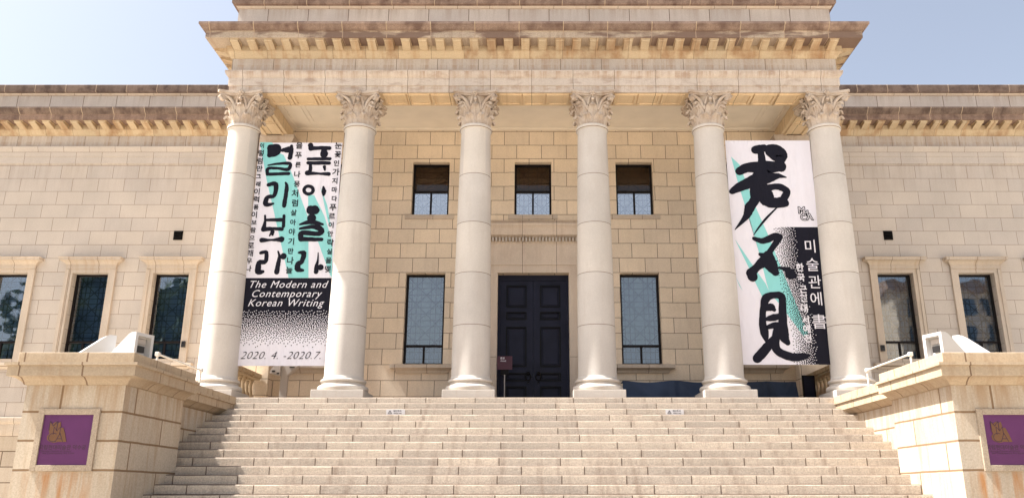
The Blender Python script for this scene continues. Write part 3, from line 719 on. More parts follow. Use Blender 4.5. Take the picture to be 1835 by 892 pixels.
# ================================================================ PIERS flanking the stairs
def pier(sgn, xi, label):
    xo = xi + sgn*1.42
    o = empty('stair_pier', ((xi+xo)/2, 12.9, 0)); tag(o, label, 'pier', 'stone piers flanking the stairs')
    a, b_ = sorted((xi, xo)); yf, yb = 11.87, 13.9
    bx('pier_body', 'pier', o, a, b_, yf, yb, 0, 1.53+E)
    path = [(a, yb), (a, yf), (b_, yf), (b_, yb)]
    # closed ring moulding around the head (back side too)
    mo('pier_cornice', 'pier_trim', o, path, [(.0, 1.50+E), (.03, 1.505+E), (.05, 1.54+E), (.10, 1.58+E), (.13, 1.60+E), (.20, 1.61+E), (.20, 1.75+E), (.235, 1.76+E), (.235, 1.80+E), (.0, 1.83+E)], .35)
    bx('pier_head', 'pier_trim', o, a-.12, b_+.12, yf-.12, yb+.10, 1.805+E, 1.955+E, bev=.008)
    # lower return wall behind, set back from the pier face
    xi2, xo2 = xi + sgn*(.44 if sgn < 0 else .36), xo
    c, d = sorted((xi2, xo2))
    bx('cheek_wall', 'pier', o, c, d, yb+.001, 17.9, 0, 1.53+E)
    p2 = [(c, 17.38), (c, yb+.11), (d, yb+.11), (d, 17.38)]
    p2 = [(xi2, 17.38), (xi2, yb+.105)] if sgn > 0 else [(xi2, yb+.105), (xi2, 17.38)]
    if sgn < 0: p2 = p2[::-1]; p2 = [(xi2, yb+.105), (xi2, 17.42)]
    # outward is to the right of travel: left pier faces +x (travel +y), right pier faces -x (travel -y)
    p2 = [(xi2, yb+.105), (xi2, 17.42)] if sgn < 0 else [(xi2, 17.42), (xi2, yb+.105)]
    mo('cheek_cornice', 'pier_trim', o, p2, [(.0, 1.52+E), (.05, 1.56+E), (.10, 1.60+E), (.16, 1.62+E), (.16, 1.75+E), (.19, 1.76+E), (.19, 1.80+E), (.0, 1.81+E)], .35)
    c2, d2 = sorted((xi2-sgn*.06, xo2)); bx('cheek_coping', 'pier_trim', o, c2, d2, yb+.102, 17.39, 1.812+E, 1.95+E, bev=.006)
    return o
pier(-1, -5.86, 'tall stone pier to the left of the stairs, rust stains below its purple plaque')
pier(1, 5.98, 'sunlit stone pier to the right of the stairs, its inner side bright white')

# ---------------------------------------------------------------- lettering helpers
def glyphs(items, name, mat, parent, y, shear=0.0, thick=0.0, spacing=1.0):
    """items: (text, x, z, size) centred; one mesh for all"""
    bm = bmesh.new()
    for (t, x, z, s) in items:
        cu = bpy.data.curves.new('lettering', 'FONT'); cu.body = t; cu.size = s; cu.align_x = 'CENTER'; cu.align_y = 'CENTER'; cu.shear = shear
        cu.offset = thick; cu.resolution_u = 3; cu.space_character = spacing
        ob = bpy.data.objects.new('lettering', cu)
        COL.objects.link(ob)
        bpy.context.view_layer.update()
        me = bpy.data.meshes.new_from_object(ob)
        me.transform(Matrix.Translation((x, y, z)) @ Matrix.Rotation(math.pi/2, 4, 'X'))
        bm.from_mesh(me)
        bpy.data.objects.remove(ob); bpy.data.curves.remove(cu); bpy.data.meshes.remove(me)
    me = bpy.data.meshes.new(name); bm.to_mesh(me); bm.free()
    return link(me, name, mat, parent)
def catmull(P, sub=5):
    out = []
    for i in range(len(P)-1):
        p0, p1, p2, p3 = P[max(i-1, 0)], P[i], P[i+1], P[min(i+2, len(P)-1)]
        for k in range(sub):
            t = k/sub
            out.append([.5*((2*b)+(-a+c)*t+(2*a-5*b+4*c-d)*t*t+(-a+3*b-3*c+d)*t**3) for a, b, c, d in zip(p0, p1, p2, p3)])
    out.append(list(P[-1])); return out
SLAY = [0]
def stroke(bm, pts, D_, T, rough=.10):
    """brush stroke: pts (x,y,width) in enlarged-photo coordinates; T maps them to photo pixels"""
    pts = catmull([list(p) for p in pts]) if len(pts) > 2 else [[a+(b-a)*t/6 for a, b in zip(pts[0], pts[1])] for t in range(7)]
    SLAY[0] += 1; y = D_ - .0002*(SLAY[0] % 12)
    Q = []
    for x, yy, w in pts:
        X, Yp, k = T(x, yy); Q.append((*px(X, Yp, D_), w/2*k))
    m = 0.0176
    L, Rr = [], []
    for i, (x, z, w) in enumerate(Q):
        d = Vector((Q[min(i+1, len(Q)-1)][0]-Q[max(i-1, 0)][0], Q[min(i+1, len(Q)-1)][1]-Q[max(i-1, 0)][1]))
        d = d.normalized() if d.length > 1e-6 else Vector((1, 0)); n_ = Vector((-d.y, d.x)); ww = w*m
        L.append(bm.verts.new((x+n_.x*ww*(1+random.uniform(-rough, rough)), y, z+n_.y*ww*(1+random.uniform(-rough, rough)))))
        Rr.append(bm.verts.new((x-n_.x*ww*(1+random.uniform(-rough, rough)), y, z-n_.y*ww*(1+random.uniform(-rough, rough)))))
    for i in range(len(L)-1): bm.faces.new((L[i], L[i+1], Rr[i+1], Rr[i]))
    for j in (0, -1):
        x, z, w = Q[j]; ww = w*m
        SLAY[0] += 1; yy = D_ - .0002*(SLAY[0] % 12)
        bm.faces.new([bm.verts.new((x+math.cos(a*math.pi/6)*ww*.98*(1+random.uniform(-rough, rough)*.6), yy, z+math.sin(a*math.pi/6)*ww*.98)) for a in range(12)])
def flat_poly(name, mat, parent, pts, D_, y):
    bm = bmesh.new(); q = [px(a, b, D_) for a, b in pts]
    vs = [bm.verts.new((x, y, z)) for x, z in q]; f = bm.faces.new(vs); bmesh.ops.triangulate(bm, faces=[f])
    return finish(bm, name, mat, parent)
def halftone(name, parent, x0, x1, y0, y1, prob, D_, y, cell=.021):
    """printed dot screen: ink squares on white where prob is the share of ink"""
    bm = bmesh.new()
    (X0, Z1), (X1, Z0) = px(x0, y0, D_), px(x1, y1, D_)
    nx, nz = int((X1-X0)/cell), int((Z1-Z0)/cell); rnd = random.Random(3); err = {}
    for j in range(nz):
        for i in range(nx):
            X = X0+(i+.5)*cell; Z = Z1-(j+.5)*cell
            p = prob(X, Z) + err.get((i, j), 0)
            on = p > .5 + rnd.uniform(-.22, .22); e = p-(1 if on else 0)
            for di, dj, w in ((1, 0, 7/16), (-1, 1, 3/16), (0, 1, 5/16), (1, 1, 1/16)): err[(i+di, j+dj)] = err.get((i+di, j+dj), 0)+e*w
            if on and prob(X, Z) > .01:
                h = cell*.52
                bm.faces.new([bm.verts.new((X+a*h, y, Z+b*h)) for a, b in ((-1, -1), (1, -1), (1, 1), (-1, 1))])
    return finish(bm, name, 'ink', parent)
def cloth(name, mat, parent, x0, x1, z0, z1, y):
    bm = bmesh.new(); n_ = 16
    box(bm, x0, x1, y, y+.012, z0, z1); return finish(bm, name, mat, parent)

# ================================================================ BANNERS
YB = 18.30
def ropes(parent, x0, x1, z0, z1):
    for s_, x in ((-1, x0), (1, x1)):
        bm = bmesh.new(); tube(bm, [(x+s_*.035, YB+.03, z0-.1), (x+s_*.05, YB+.03, (z0+z1)/2), (x+s_*.035, YB+.03, z1+.35)], .012, 6); finish(bm, 'cable', 'cable', parent)
        bm = bmesh.new(); tube(bm, [(x, YB+.0, z0+.02), (x+s_*.06, YB+.0, z0-.14), (x+s_*.02, YB+.02, z0-.30), (x+s_*.10, YB+.04, z0-.46), (x+s_*.08, YB+.06, z0-.52)], .010, 6)
        tube(bm, [(x, YB+.0, z0+.02), (x+s_*.13, YB+.0, z0-.10), (x+s_*.10, YB+.02, z0-.34), (x+s_*.04, YB+.04, z0-.5)], .008, 6); finish(bm, 'rope', 'rope', parent)
# left banner
bxL0, bxL1, bz0, bz1 = -6.63, -4.63, px(500, 655, YB)[1], px(500, 256, YB)[1]
b1 = empty('banner', (-5.63, YB, bz0)); tag(b1, 'tall banner of black Korean brush lettering on white and teal above a black English title', 'banner', 'exhibition banners between the columns')
cloth('banner_cloth', 'white', b1, bxL0, bxL1, bz0, bz1, YB)
TZ = lambda X, Y_: (400+X/3.43, 240+Y_/3.43)
def teal(parent, lst, D_):
    for k, pts in enumerate(lst): flat_poly('teal_beam', 'teal', parent, pts, D_, D_-.002-.0004*k)
teal(b1, [[TZ(*p) for p in ((226, 52), (300, 52), (345, 118), (372, 130), (430, 262), (482, 405), (524, 520), (524, 884), (402, 884), (312, 480), (266, 280))],
          [TZ(*p) for p in ((522, 372), (560, 378), (620, 500), (665, 640), (672, 700), (668, 884), (655, 862), (580, 655), (525, 652))],
          [TZ(*p) for p in ((597, 322), (640, 440), (662, 570), (645, 545))]], YB)
A1 = lambda x, y: (460+x/6.8625, 250+y/6.8625, 1/6.8625)
A2 = lambda x, y: (440+x/6.606, 370+y/6.606, 1/6.606)
bm = bmesh.new()
SA = [[(165, 95, 50), (255, 92, 58), (250, 160, 58), (160, 190, 55)], [(165, 95, 55), (162, 190, 52)], [(200, 130, 95), (215, 140, 95)], [(285, 140, 18), (340, 130, 45), (410, 125, 70)],
      [(428, 80, 30), (425, 150, 40), (408, 225, 46)], [(140, 318, 14), (250, 300, 25), (405, 297, 34), (385, 368, 36), (260, 355, 28), (140, 358, 32), (133, 428, 34)], [(133, 428, 34), (395, 420, 32)],
      [(145, 558, 38), (235, 550, 44), (215, 690, 38), (130, 712, 42), (115, 800, 46), (205, 788, 20)], [(355, 530, 18), (370, 580, 34), (355, 700, 40), (338, 815, 40)],
      [(662, 70, 50), (668, 115, 46)], [(668, 112, 44), (780, 106, 38), (895, 108, 40)], [(825, 125, 50), (828, 182, 78)], [(632, 240, 30), (900, 238, 34)], [(632, 287, 36), (890, 291, 36)],
      [(660, 300, 28), (658, 380, 36), (622, 412, 50)], [(622, 415, 46), (760, 420, 24), (885, 425, 40)], [(832, 335, 32), (838, 375, 20)],
      [(638+56*math.cos(t*.6), 622+48*math.sin(t*.6), 32) for t in range(12)], [(820, 582, 18), (826, 640, 44), (822, 684, 22)]]
for s_ in SA: stroke(bm, s_, YB-.006, A1)
SB = [[(770, 45, 80), (825, 45, 80)], [(760, 20, 50), (830, 20, 50)], [(785, 90, 40), (782, 140, 84)], [(645, 212, 18), (780, 182, 46), (915, 212, 20)],
      [(645, 262, 22), (780, 240, 40), (870, 255, 50), (900, 295, 50), (850, 322, 45), (670, 312, 48), (655, 380, 46)], [(655, 386, 46), (900, 390, 34)],
      [(230, 108, 18), (230, 180, 22), (215, 262, 44)], [(212, 270, 46), (340, 262, 30), (430, 268, 36)], [(235, 160, 26), (440, 158, 36)], [(455, 108, 26), (448, 235, 32)],
      [(318, 300, 40), (320, 335, 20)], [(300, 318, 20), (285, 345, 14)], [(192, 398, 46), (310, 395, 20), (425, 388, 56)],
      [(180, 548, 30), (245, 545, 36), (235, 650, 38), (160, 665, 46), (148, 770, 52), (205, 770, 30)], [(385, 530, 14), (400, 590, 24), (385, 690, 40), (370, 775, 46)], [(405, 600, 20), (448, 588, 60)],
      [(635, 545, 24), (690, 552, 46), (665, 650, 42), (622, 680, 46), (618, 740, 52), (680, 755, 24)], [(860, 545, 8), (855, 640, 18), (840, 700, 32), (835, 772, 42)], [(850, 722, 24), (888, 718, 56)]]
for s_ in SB: stroke(bm, s_, YB-.006, A2)
finish(bm, 'brush_lettering', 'ink', b1)
items = []
def colchars(text, xa, ya, xb, yb, size):
    n_ = len(text)
    for i, ch in enumerate(text):
        t = i/(n_-1); X, Z = px(xa+(xb-xa)*t+random.uniform(-1, 1), ya+(yb-ya)*t, YB); items.append((ch, X, Z, size*random.uniform(.85, 1.15)*.0135))
colchars('이렇럼만그래이럭품이보람으로래우나', 470, 262, 446, 482, 11.5)
colchars('을푸른나몽처럼살아야기만나늘', 537, 262, 518, 485, 13)
colchars('눈꽃인가지마다푸르이안락실을맺', 606, 262, 587, 483, 12.5)
glyphs(items, 'small_lettering', 'ink', b1, YB-.007, thick=.004)
zs = px(500, 498, YB)[1]; zk = px(500, 552, YB)[1]
bx('black_panel', 'ink', b1, bxL0, bxL1, YB-.004, YB-.0005, zk, zs)
zb_ = px(500, 624, YB)[1]
halftone('halftone_print', b1, 421, 592, 552, 626, lambda X, Z: max(0, min(1, (Z-zb_)/(zk-zb_)))**1.15*.97+.0, YB, YB-.003, .021)
cx_ = -5.63
def T1(t, x, y, s): X, Z = px(x, y, YB); return (t, X, Z, s)
glyphs([T1('The Modern and', 515, 510, .238), T1('Contemporary', 512, 526.5, .238), T1('Korean Writing', 511, 543, .238)], 'title_lettering', 'print_white', b1, YB-.008, shear=.35, spacing=1.12)
glyphs([T1('2020. 4. -2020.7.', 503, 637, .245)], 'date_lettering', 'ink', b1, YB-.008, shear=.35, thick=-.003, spacing=1.08)
ropes(b1, bxL0, bxL1, bz0, bz1)
# right banner
bxR0, bxR1 = 4.62, 6.66; bzr0, bzr1 = px(1400, 653, YB)[1], px(1400, 252, YB)[1]
b2 = empty('banner', (5.64, YB, bzr0)); tag(b2, 'tall banner of huge black brush characters on white with a dark dotted strip at right', 'banner', 'exhibition banners between the columns')
cloth('banner_cloth', 'white', b2, bxR0, bxR1, bzr0, bzr1, YB)
teal(b2, [[(1310, 281), (1325, 295), (1355, 373), (1377, 422), (1400, 480), (1425, 540), (1449, 598), (1440, 602), (1420, 575), (1400, 548), (1379, 524), (1374, 508), (1360, 452), (1345, 398), (1336, 372), (1322, 326)],
          [(1316.5, 428), (1350, 477), (1372, 508), (1379, 523), (1368, 536), (1353, 505), (1342, 480)], [(1318, 495), (1331, 521), (1325, 512)]], YB)
zt_ = px(1400, 407, YB)[1]
def xc_at(Z):
    t = (zt_-Z)/(zt_-bzr0)            # 0 top .. 1 bottom
    return 5.80 + .0*t + .22*max(0, min(1, (t-.30)/.5)) - .1*max(0, t-.93)*5
def pr2(X, Z): return max(0, min(1, (X-(xc_at(Z)-.26))/.62))**1.1
xs0 = px(1435, 407, YB)[0]
halftone('halftone_print', b2, 1378, 1600, 407, 653, lambda X, Z: pr2(X, Z) if X < xc_at(Z)+.38 and X < bxR1-.02 else 0, YB, YB-.0045)
bm = bmesh.new(); N_ = 14
for i in range(N_):
    za, zb2 = zt_+(bzr0-zt_)*i/N_, zt_+(bzr0-zt_)*(i+1)/N_
    vs = [bm.verts.new(p) for p in ((xc_at(za)+.36, YB-.004, za), (bxR1, YB-.004, za), (bxR1, YB-.004, zb2), (xc_at(zb2)+.36, YB-.004, zb2))]; bm.faces.new(vs)
finish(bm, 'black_panel', 'ink', b2)
C1 = A1.__class__
TC = lambda x, y: (1290+x/6.8625, 250+y/6.8625, 1/6.8625)
TD = lambda x, y: (1300+x/6.372, 370+y/6.372, 1/6.372)
TE = lambda x, y: (1320+x/5.578, 500+y/5.578, 1/5.578)
bm = bmesh.new()
for s_ in [[(435, 130, 82), (500, 112, 80), (545, 90, 50)], [(560, 120, 60), (620, 110, 84), (690, 130, 110), (760, 190, 110), (735, 270, 90), (750, 340, 100)], [(505, 150, 60), (520, 290, 76)], [(610, 160, 80), (690, 210, 100)],
           [(240, 392, 80), (350, 345, 96), (560, 345, 130), (760, 330, 90)], [(150, 640, 56), (230, 590, 84), (370, 530, 110), (480, 490, 130), (600, 470, 100), (700, 450, 60)], [(720, 445, 50), (815, 465, 12)],
           [(560, 330, 120), (480, 500, 150), (445, 620, 120), (430, 740, 90), (360, 840, 90)], [(500, 600, 160), (560, 700, 160)], [(560, 620, 90), (640, 585, 60), (740, 585, 66), (825, 640, 66), (790, 720, 70)],
           [(560, 740, 120), (640, 780, 100), (800, 780, 80)], [(580, 760, 90), (700, 765, 80), (780, 735, 60)], [(620, 460, 90), (520, 420, 120)]]:
    stroke(bm, s_, YB-.006, TC, .05)
for s_ in [[(280, 0, 90), (250, 90, 66), (200, 160, 40), (110, 262, 8)], [(590, 10, 12), (470, 130, 20), (380, 240, 16), (322, 325, 6)], [(325, 365, 34), (430, 392, 52), (560, 340, 60), (615, 345, 50)], [(620, 345, 52), (560, 440, 52), (495, 530, 50), (440, 620, 90), (350, 700, 66), (295, 760, 90)],
           [(310, 800, 90), (325, 825, 30)], [(490, 560, 90), (510, 650, 120), (570, 750, 66)], [(395, 545, 30), (470, 575, 70)], [(600, 698, 16), (690, 718, 46), (750, 772, 96), (815, 800, 24)]]:
    stroke(bm, s_, YB-.006, TD, .07)
for s_ in [[(370, 158, 44), (295, 190, 62), (266, 300, 46), (260, 430, 52), (280, 540, 60), (300, 620, 24)], [(330, 160, 44), (440, 165, 56), (458, 240, 54), (460, 400, 62), (470, 560, 76), (510, 635, 40)], [(280, 300, 30), (340, 280, 60), (375, 305, 30)],
           [(290, 402, 22), (360, 385, 50), (440, 368, 40)], [(290, 490, 24), (370, 462, 46), (450, 470, 60)], [(375, 580, 36), (305, 680, 66), (205, 792, 66)], [(400, 510, 50), (388, 660, 60), (430, 730, 60), (560, 778, 60), (680, 768, 46), (730, 755, 14)]]:
    stroke(bm, s_, YB-.006, TE, .06)
finish(bm, 'brush_lettering', 'ink', b2)
glyphs([T1('미', 1452, 443, .34), T1('술', 1456, 476, .34), T1('관', 1460, 507, .34), T1('에', 1463, 537, .34), T1('書', 1468, 578, .36)], 'large_lettering', 'print_white', b2, YB-.009, thick=.001)
glyphs([T1(c, x, y, .2) for c, x, y in zip('한국근현대서예전', (1433, 1435, 1439, 1440, 1441, 1444, 1446, 1448), (480, 498, 519, 535, 553, 574, 590, 607))], 'small_lettering', 'print_white', b2, YB-.009, thick=.006)
def logo(parent, cx, cz, s, y, mo_, mi):
    """four stacked capitals M M C A, drawn heavy and then lined"""
    L = [('M', -.22*s, .26*s, s*.62), ('M', .02*s, .06*s, s*.5), ('C', -.14*s, -.22*s, s*.6), ('A', .26*s, -.20*s, s*.62)]
    for (nm, mt, th, dy) in (('emblem', mo_, .045*s, 0), ('emblem_line', mi, -.006*s, -.0015)):
        if mt: glyphs([(c, cx+a, cz+b, k) for c, a, b, k in L], nm, mt, parent, y+dy, thick=th)
X, Z = px(1443, 384, YB); logo(b2, X, Z, .36, YB-.007, 'ink', 'print_white')
ropes(b2, bxR0, bxR1, bzr0, bzr1)

# ================================================================ PLAQUES on the piers
def plaque(sgn, xi, label):
    xa = xi + sgn*.30; xb = xa + sgn*.87; a, b_ = sorted((xa, xb)); y = 11.87
    z0, z1 = .31+E, 1.165+E
    o = empty('plaque', ((a+b_)/2, y, z0)); tag(o, label, 'plaque', 'purple museum plaques on the stair piers')
    bm = bmesh.new(); w = .082
    box(bm, a, a+w, y-.035, y-.001, z0, z1, .004); box(bm, b_-w, b_, y-.035, y-.001, z0, z1, .004)
    box(bm, a+w, b_-w, y-.034, y-.001, z0, z0+w, .004); box(bm, a+w, b_-w, y-.034, y-.001, z1-w, z1, .004)
    finish(bm, 'plaque_frame', 'granite', o)
    bx('metal_panel', 'plaque', o, a+w, b_-w, y-.012, y-.002, z0+w, z1-w)
    A, Bz = a+w, z0+w; w_, h_ = b_-a-2*w, z1-z0-2*w
    q = [(A+w_*u, Bz+h_*v) for u, v in ((.13, .50), (.12, .57), (.16, .62), (.13, .70), (.14, .80), (.14, .86), (.19, .82), (.25, .86), (.29, .83), (.35, .86), (.37, .74), (.42, .74), (.47, .62), (.52, .46), (.44, .455), (.36, .46), (.27, .44), (.19, .46))]
    bm = bmesh.new(); poly_prism(bm, q, y-.018, y-.011); finish(bm, 'emblem', 'bronze', o)
    xs_ = A+w_*.31; 
    glyphs([('M', A+w_*.215, Bz+h_*.765, .20), ('M', A+w_*.30, Bz+h_*.67, .17), ('C', A+w_*.225, Bz+h_*.535, .19), ('A', A+w_*.375, Bz+h_*.535, .19)], 'emblem_line', 'bronze_text', o, y-.019, thick=-.004)
    glyphs([('국립현대미술관 덕수궁', A+w_*.46, Bz+h_*.345, .070)], 'lettering', 'bronze_text', o, y-.0135, thick=.001)
    glyphs([('National Museum of Modern', A+w_*.34, Bz+h_*.275, .036), ('and Contemporary Art, Korea', A+w_*.40, Bz+h_*.235, .036)], 'small_lettering', 'bronze_text', o, y-.0135)
plaque(-1, -5.86, 'purple metal plaque in a granite frame on the pier left of the stairs')
plaque(1, 5.98, 'purple metal plaque, cut off by the picture edge, on the pier right of the stairs')

# ================================================================ FLOODLIGHTS on the piers
def flood_mesh():
    o = empty('floodlight', (0, 0, 0))
    L_, Wd, Hh = .62, .36, .42
    prof = [(0, 0), (L_, 0), (L_, Hh), (L_-.12, Hh), (.06, .03), (0, .03)]      # (x, z), tall end at +x
    bm = bmesh.new()
    ins = .05
    a = [bm.verts.new((x, -Wd/2, z)) for x, z in prof]; b_ = [bm.verts.new((x, Wd/2, z)) for x, z in prof]
    bm.faces.new(a); bm.faces.new(b_[::-1])
    for i in range(6):
        if i == 1: continue
        bm.faces.new((a[i], b_[i], b_[(i+1) % 6], a[(i+1) % 6]))
    # recessed mouth on the tall end
    o4 = [a[1], b_[1], b_[2], a[2]]
    i4 = [bm.verts.new((L_, y, z)) for y, z in ((-Wd/2+ins, ins), (Wd/2-ins, ins), (Wd/2-ins, Hh-ins), (-Wd/2+ins, Hh-ins))]
    d4 = [bm.verts.new((L_-.10, v.co.y, v.co.z)) for v in i4]
    for i in range(4): bm.faces.new((o4[i], o4[(i+1) % 4], i4[(i+1) % 4], i4[i])); bm.faces.new((i4[i], i4[(i+1) % 4], d4[(i+1) % 4], d4[i]))
    bm.faces.new(d4)
    es = [e for e in bm.edges if abs(e.verts[0].co.x-e.verts[1].co.x)+abs(e.verts[0].co.z-e.verts[1].co.z) < 1e-6 and e.verts[0].co.z > .1 and e.verts[0].co.x < L_-.05]
    bmesh.ops.bevel(bm, geom=es, offset=.02, segments=2, affect='EDGES')
    local(bm, 'housing', 'lamp_white', o)
    bm = bmesh.new(); box(bm, L_-.098, L_-.05, -.07, .07, .13, .23, .006); local(bm, 'lamp', 'lamp_dark', o)
    bm = bmesh.new(); box(bm, L_-.098, L_-.07, -.10, .10, .26, .34, .004); local(bm, 'reflector', 'grey_metal', o)
    return o
fl = flood_mesh()
ztop = 1.955+E
spots = [((-6.58, 12.75), R(-20), 1, 'white wedge floodlight nearer the stairs on the left pier, dark slot showing'),
         ((-7.10, 12.42), R(42), 0, 'white sloping floodlight at the outer side of the left pier'),
         ((6.70, 12.75), R(180+22), 1, 'white wedge floodlight nearer the stairs on the right pier, dark slot showing'),
         ((7.12, 12.42), R(180-42), 0, 'white sloping floodlight at the outer side of the right pier')]
for i, ((x, y), rz, _, lab) in enumerate(spots):
    o = fl if i == 0 else copy_tree(fl)
    o.location = (x, y, ztop); o.rotation_euler = (0, 0, rz); tag(o, lab, 'floodlight', 'white floodlights on the stair piers')

# ================================================================ HANDRAILS
def rail(sgn, x, label):
    o = empty('handrail', (x, 14.9, 1.95+E)); tag(o, label, 'handrail', 'handrails on the stair walls')
    za = 1.95+E; zt = za+.34
    for y in (13.95, 15.85):
        bm = bmesh.new(); tube(bm, [(x, y, za), (x, y, zt)], .018, 10); lathe(bm, [(.045, za), (.045, za+.012), (.02, za+.02)], 16, x, y); finish(bm, 'post', 'rail', o, 40)
        bm = bmesh.new(); box(bm, x-.035, x+.035, y-.035, y+.035, zt-.035, zt+.035, .008); finish(bm, 'clamp', 'rail', o)
    bm = bmesh.new(); tube(bm, [(x, 13.98, zt), (x, 15.83, zt)], .016, 10); finish(bm, 'rail', 'rail', o, 40)
rail(-1, -6.42, 'short white steel handrail on the wall left of the stairs')
rail(1, 6.42, 'short white steel handrail on the wall right of the stairs')

# ================================================================ BALUSTRADES at the portico ends
for sgn, lab in ((-1, 'short stone balustrade between left end column and wall'), (1, 'short stone balustrade between right end column and wall')):
    x = sgn*6.98; o = empty('balustrade', (x, 19.6, FL)); tag(o, lab, 'balustrade', 'balustrades at the portico ends')
    bm = bmesh.new(); box(bm, x-.17, x+.17, 18.87, 20.5, FL+.76, FL+.80); box(bm, x-.21, x+.21, 18.87, 20.5, FL+.802, FL+.90, .012); finish(bm, 'coping', 'bracket', o)
    bx('balustrade_base', 'bracket', o, x-.17, x+.17, 18.87, 20.5, FL, FL+.12)
    for k in range(6):
        y = 19.02+k*.265; bm = bmesh.new()
        pr = [(.075, .12), (.075, .16), (.05, .18), (.06, .22), (.085, .30), (.082, .36), (.05, .48), (.038, .58), (.045, .64), (.06, .67), (.05, .69), (.075, .71), (.075, .76)]
        lathe(bm, [(r, z+FL) for r, z in pr], 20, x, y); finish(bm, 'baluster', 'bracket', o, 50)

# ================================================================ SMALL THINGS ON THE PORTICO
def tarp(x0, x1, y, h, label, sag):
    o = empty('tarpaulin', ((x0+x1)/2, y, FL)); tag(o, label, 'tarpaulin', 'navy tarpaulins at the back of the portico')
    bm = bmesh.new(); nx, nz = 60, 16; G = []
    for j in range(nz+1):
        row = []
        for i in range(nx+1):
            u, v = i/nx, j/nz; X = x0+(x1-x0)*u
            f = .03*math.sin(v*3+math.sin(u*9)*2) + .055*math.exp(-((u-.5)/.03)**2) + .045*math.exp(-((u-(.06+.35*(1-v)))/.06)**2) + .045*math.exp(-((u-(.94-.28*(1-v)))/.05)**2) + .03*math.exp(-((u-(.56+.2*(1-v)))/.04)**2)
            zz = FL + .01 + h*v - (.035*math.sin(u*2*math.pi)**2)*v*sag
            row.append(bm.verts.new((X, y-f-.12*(1-v), zz)))
        G.append(row)
    bk = [bm.verts.new((v.co.x, y+.5, v.co.z)) for v in G[-1]]
    for a, b_ in zip(G, G[1:]):
        for i in range(nx): bm.faces.new((a[i], a[i+1], b_[i+1], b_[i]))
    for i in range(nx): bm.faces.new((G[-1][i], G[-1][i+1], bk[i+1], bk[i]))
    c = finish(bm, 'sheet', 'tarp', o, 60)
    bm = bmesh.new()
    for i in range(5):
        X = x0+(x1-x0)*(i/4); X = min(max(X, x0+.03), x1-.03)
        tube(bm, [(X, y+.05, FL), (X, y+.05, FL+h-.05)], .02, 8)
    finish(bm, 'support', 'grey_metal', o)
tarp(2.10, 4.52, 19.6, .62, 'wrinkled navy tarpaulin between the fourth and fifth columns', 1)
tarp(4.75, 6.22, 19.6, .60, 'flat dark tarpaulin below the right banner', 0)
# closed sign on a stand
o = empty('sign_stand', (-.72, 20.3, FL)); tag(o, 'small plum sign on a thin post standing before the black door', 'sign')
yS = 20.30
(xa, zt), (xb, zb) = px(891, 638, yS), px(918, 662, yS)
bx('sign_panel', 'plum', o, xa, xb, yS-.015, yS, zb, zt, bev=.003)
bx('sign_back', 'iron', o, xa+.09, xb-.09, yS+.001, yS+.04, zb-.12, zb+.05)
bm = bmesh.new(); tube(bm, [((xa+xb)/2, yS+.02, FL+.02), ((xa+xb)/2, yS+.02, zb)], .014, 10); finish(bm, 'post', 'grey_metal', o)
bm = bmesh.new(); lathe(bm, [(.15, FL), (.15, FL+.015), (.03, FL+.03)], 24, (xa+xb)/2, yS+.02); finish(bm, 'foot', 'iron', o)
glyphs([('휴관', xa+.13, zt-.055, .062), ('closed', xa+.15, zt-.115, .055)], 'lettering', 'print_white', o, yS-.0165, thick=.001)
# grey lamp post behind the left banner
yL = 19.9; xl_ = px(509, 690, yL)[0]
o = empty('lamp_post', (xl_, yL, FL)); tag(o, 'grey metal post with slanted twin lamp hoods below the left banner', 'lamp post')
zt = px(500, 672, yL)[1]; zh = px(500, 655, yL)[1]
bx('post', 'grey_metal', o, xl_-.085, xl_+.085, yL-.05, yL+.05, FL, zh+.25, bev=.006)
for sg in (-1, 1):
    bm = bmesh.new(); xq = xl_+sg*.03
    pts = [(xl_+sg*.086, zt-.02), (xl_+sg*.33, zt+.04 if sg < 0 else zt+.2), (xl_+sg*.30, zt+.16 if sg < 0 else zt+.30), (xl_+sg*.086, zt+.30)]
    poly_prism(bm, pts, yL-.14, yL+.06); h_ = finish(bm, 'lamp_hood', 'grey_metal', o)
    bm = bmesh.new()
    if sg < 0: box(bm, xl_-.28, xl_-.20, yL-.148, yL-.141, zt+.06, zt+.10); box(bm, xl_-.16, xl_-.10, yL-.148, yL-.141, zt+.01, zt+.05)
    else: box(bm, xl_+.14, xl_+.26, yL-.148, yL-.141, zt+.16, zt+.185)
    finish(bm, 'slot', 'lamp_dark', h_)
# framed dark board at the right end
yN = 19.8; (xa, zt), (xb, _) = px(1437, 672, yN), px(1461, 690, yN)
o = empty('notice_board', ((xa+xb)/2, yN, FL)); tag(o, 'dark framed standing board in shade beneath the right banner', 'board')
bx('board', 'door', o, xa+.03, xb-.03, yN, yN+.03, FL+.05, zt-.03)
bm = bmesh.new(); box(bm, xa, xa+.03, yN-.01, yN+.04, FL, zt); box(bm, xb-.03, xb, yN-.01, yN+.04, FL, zt); box(bm, xa+.03, xb-.03, yN-.01, yN+.04, zt-.03, zt); finish(bm, 'frame', 'metal_dark', o)
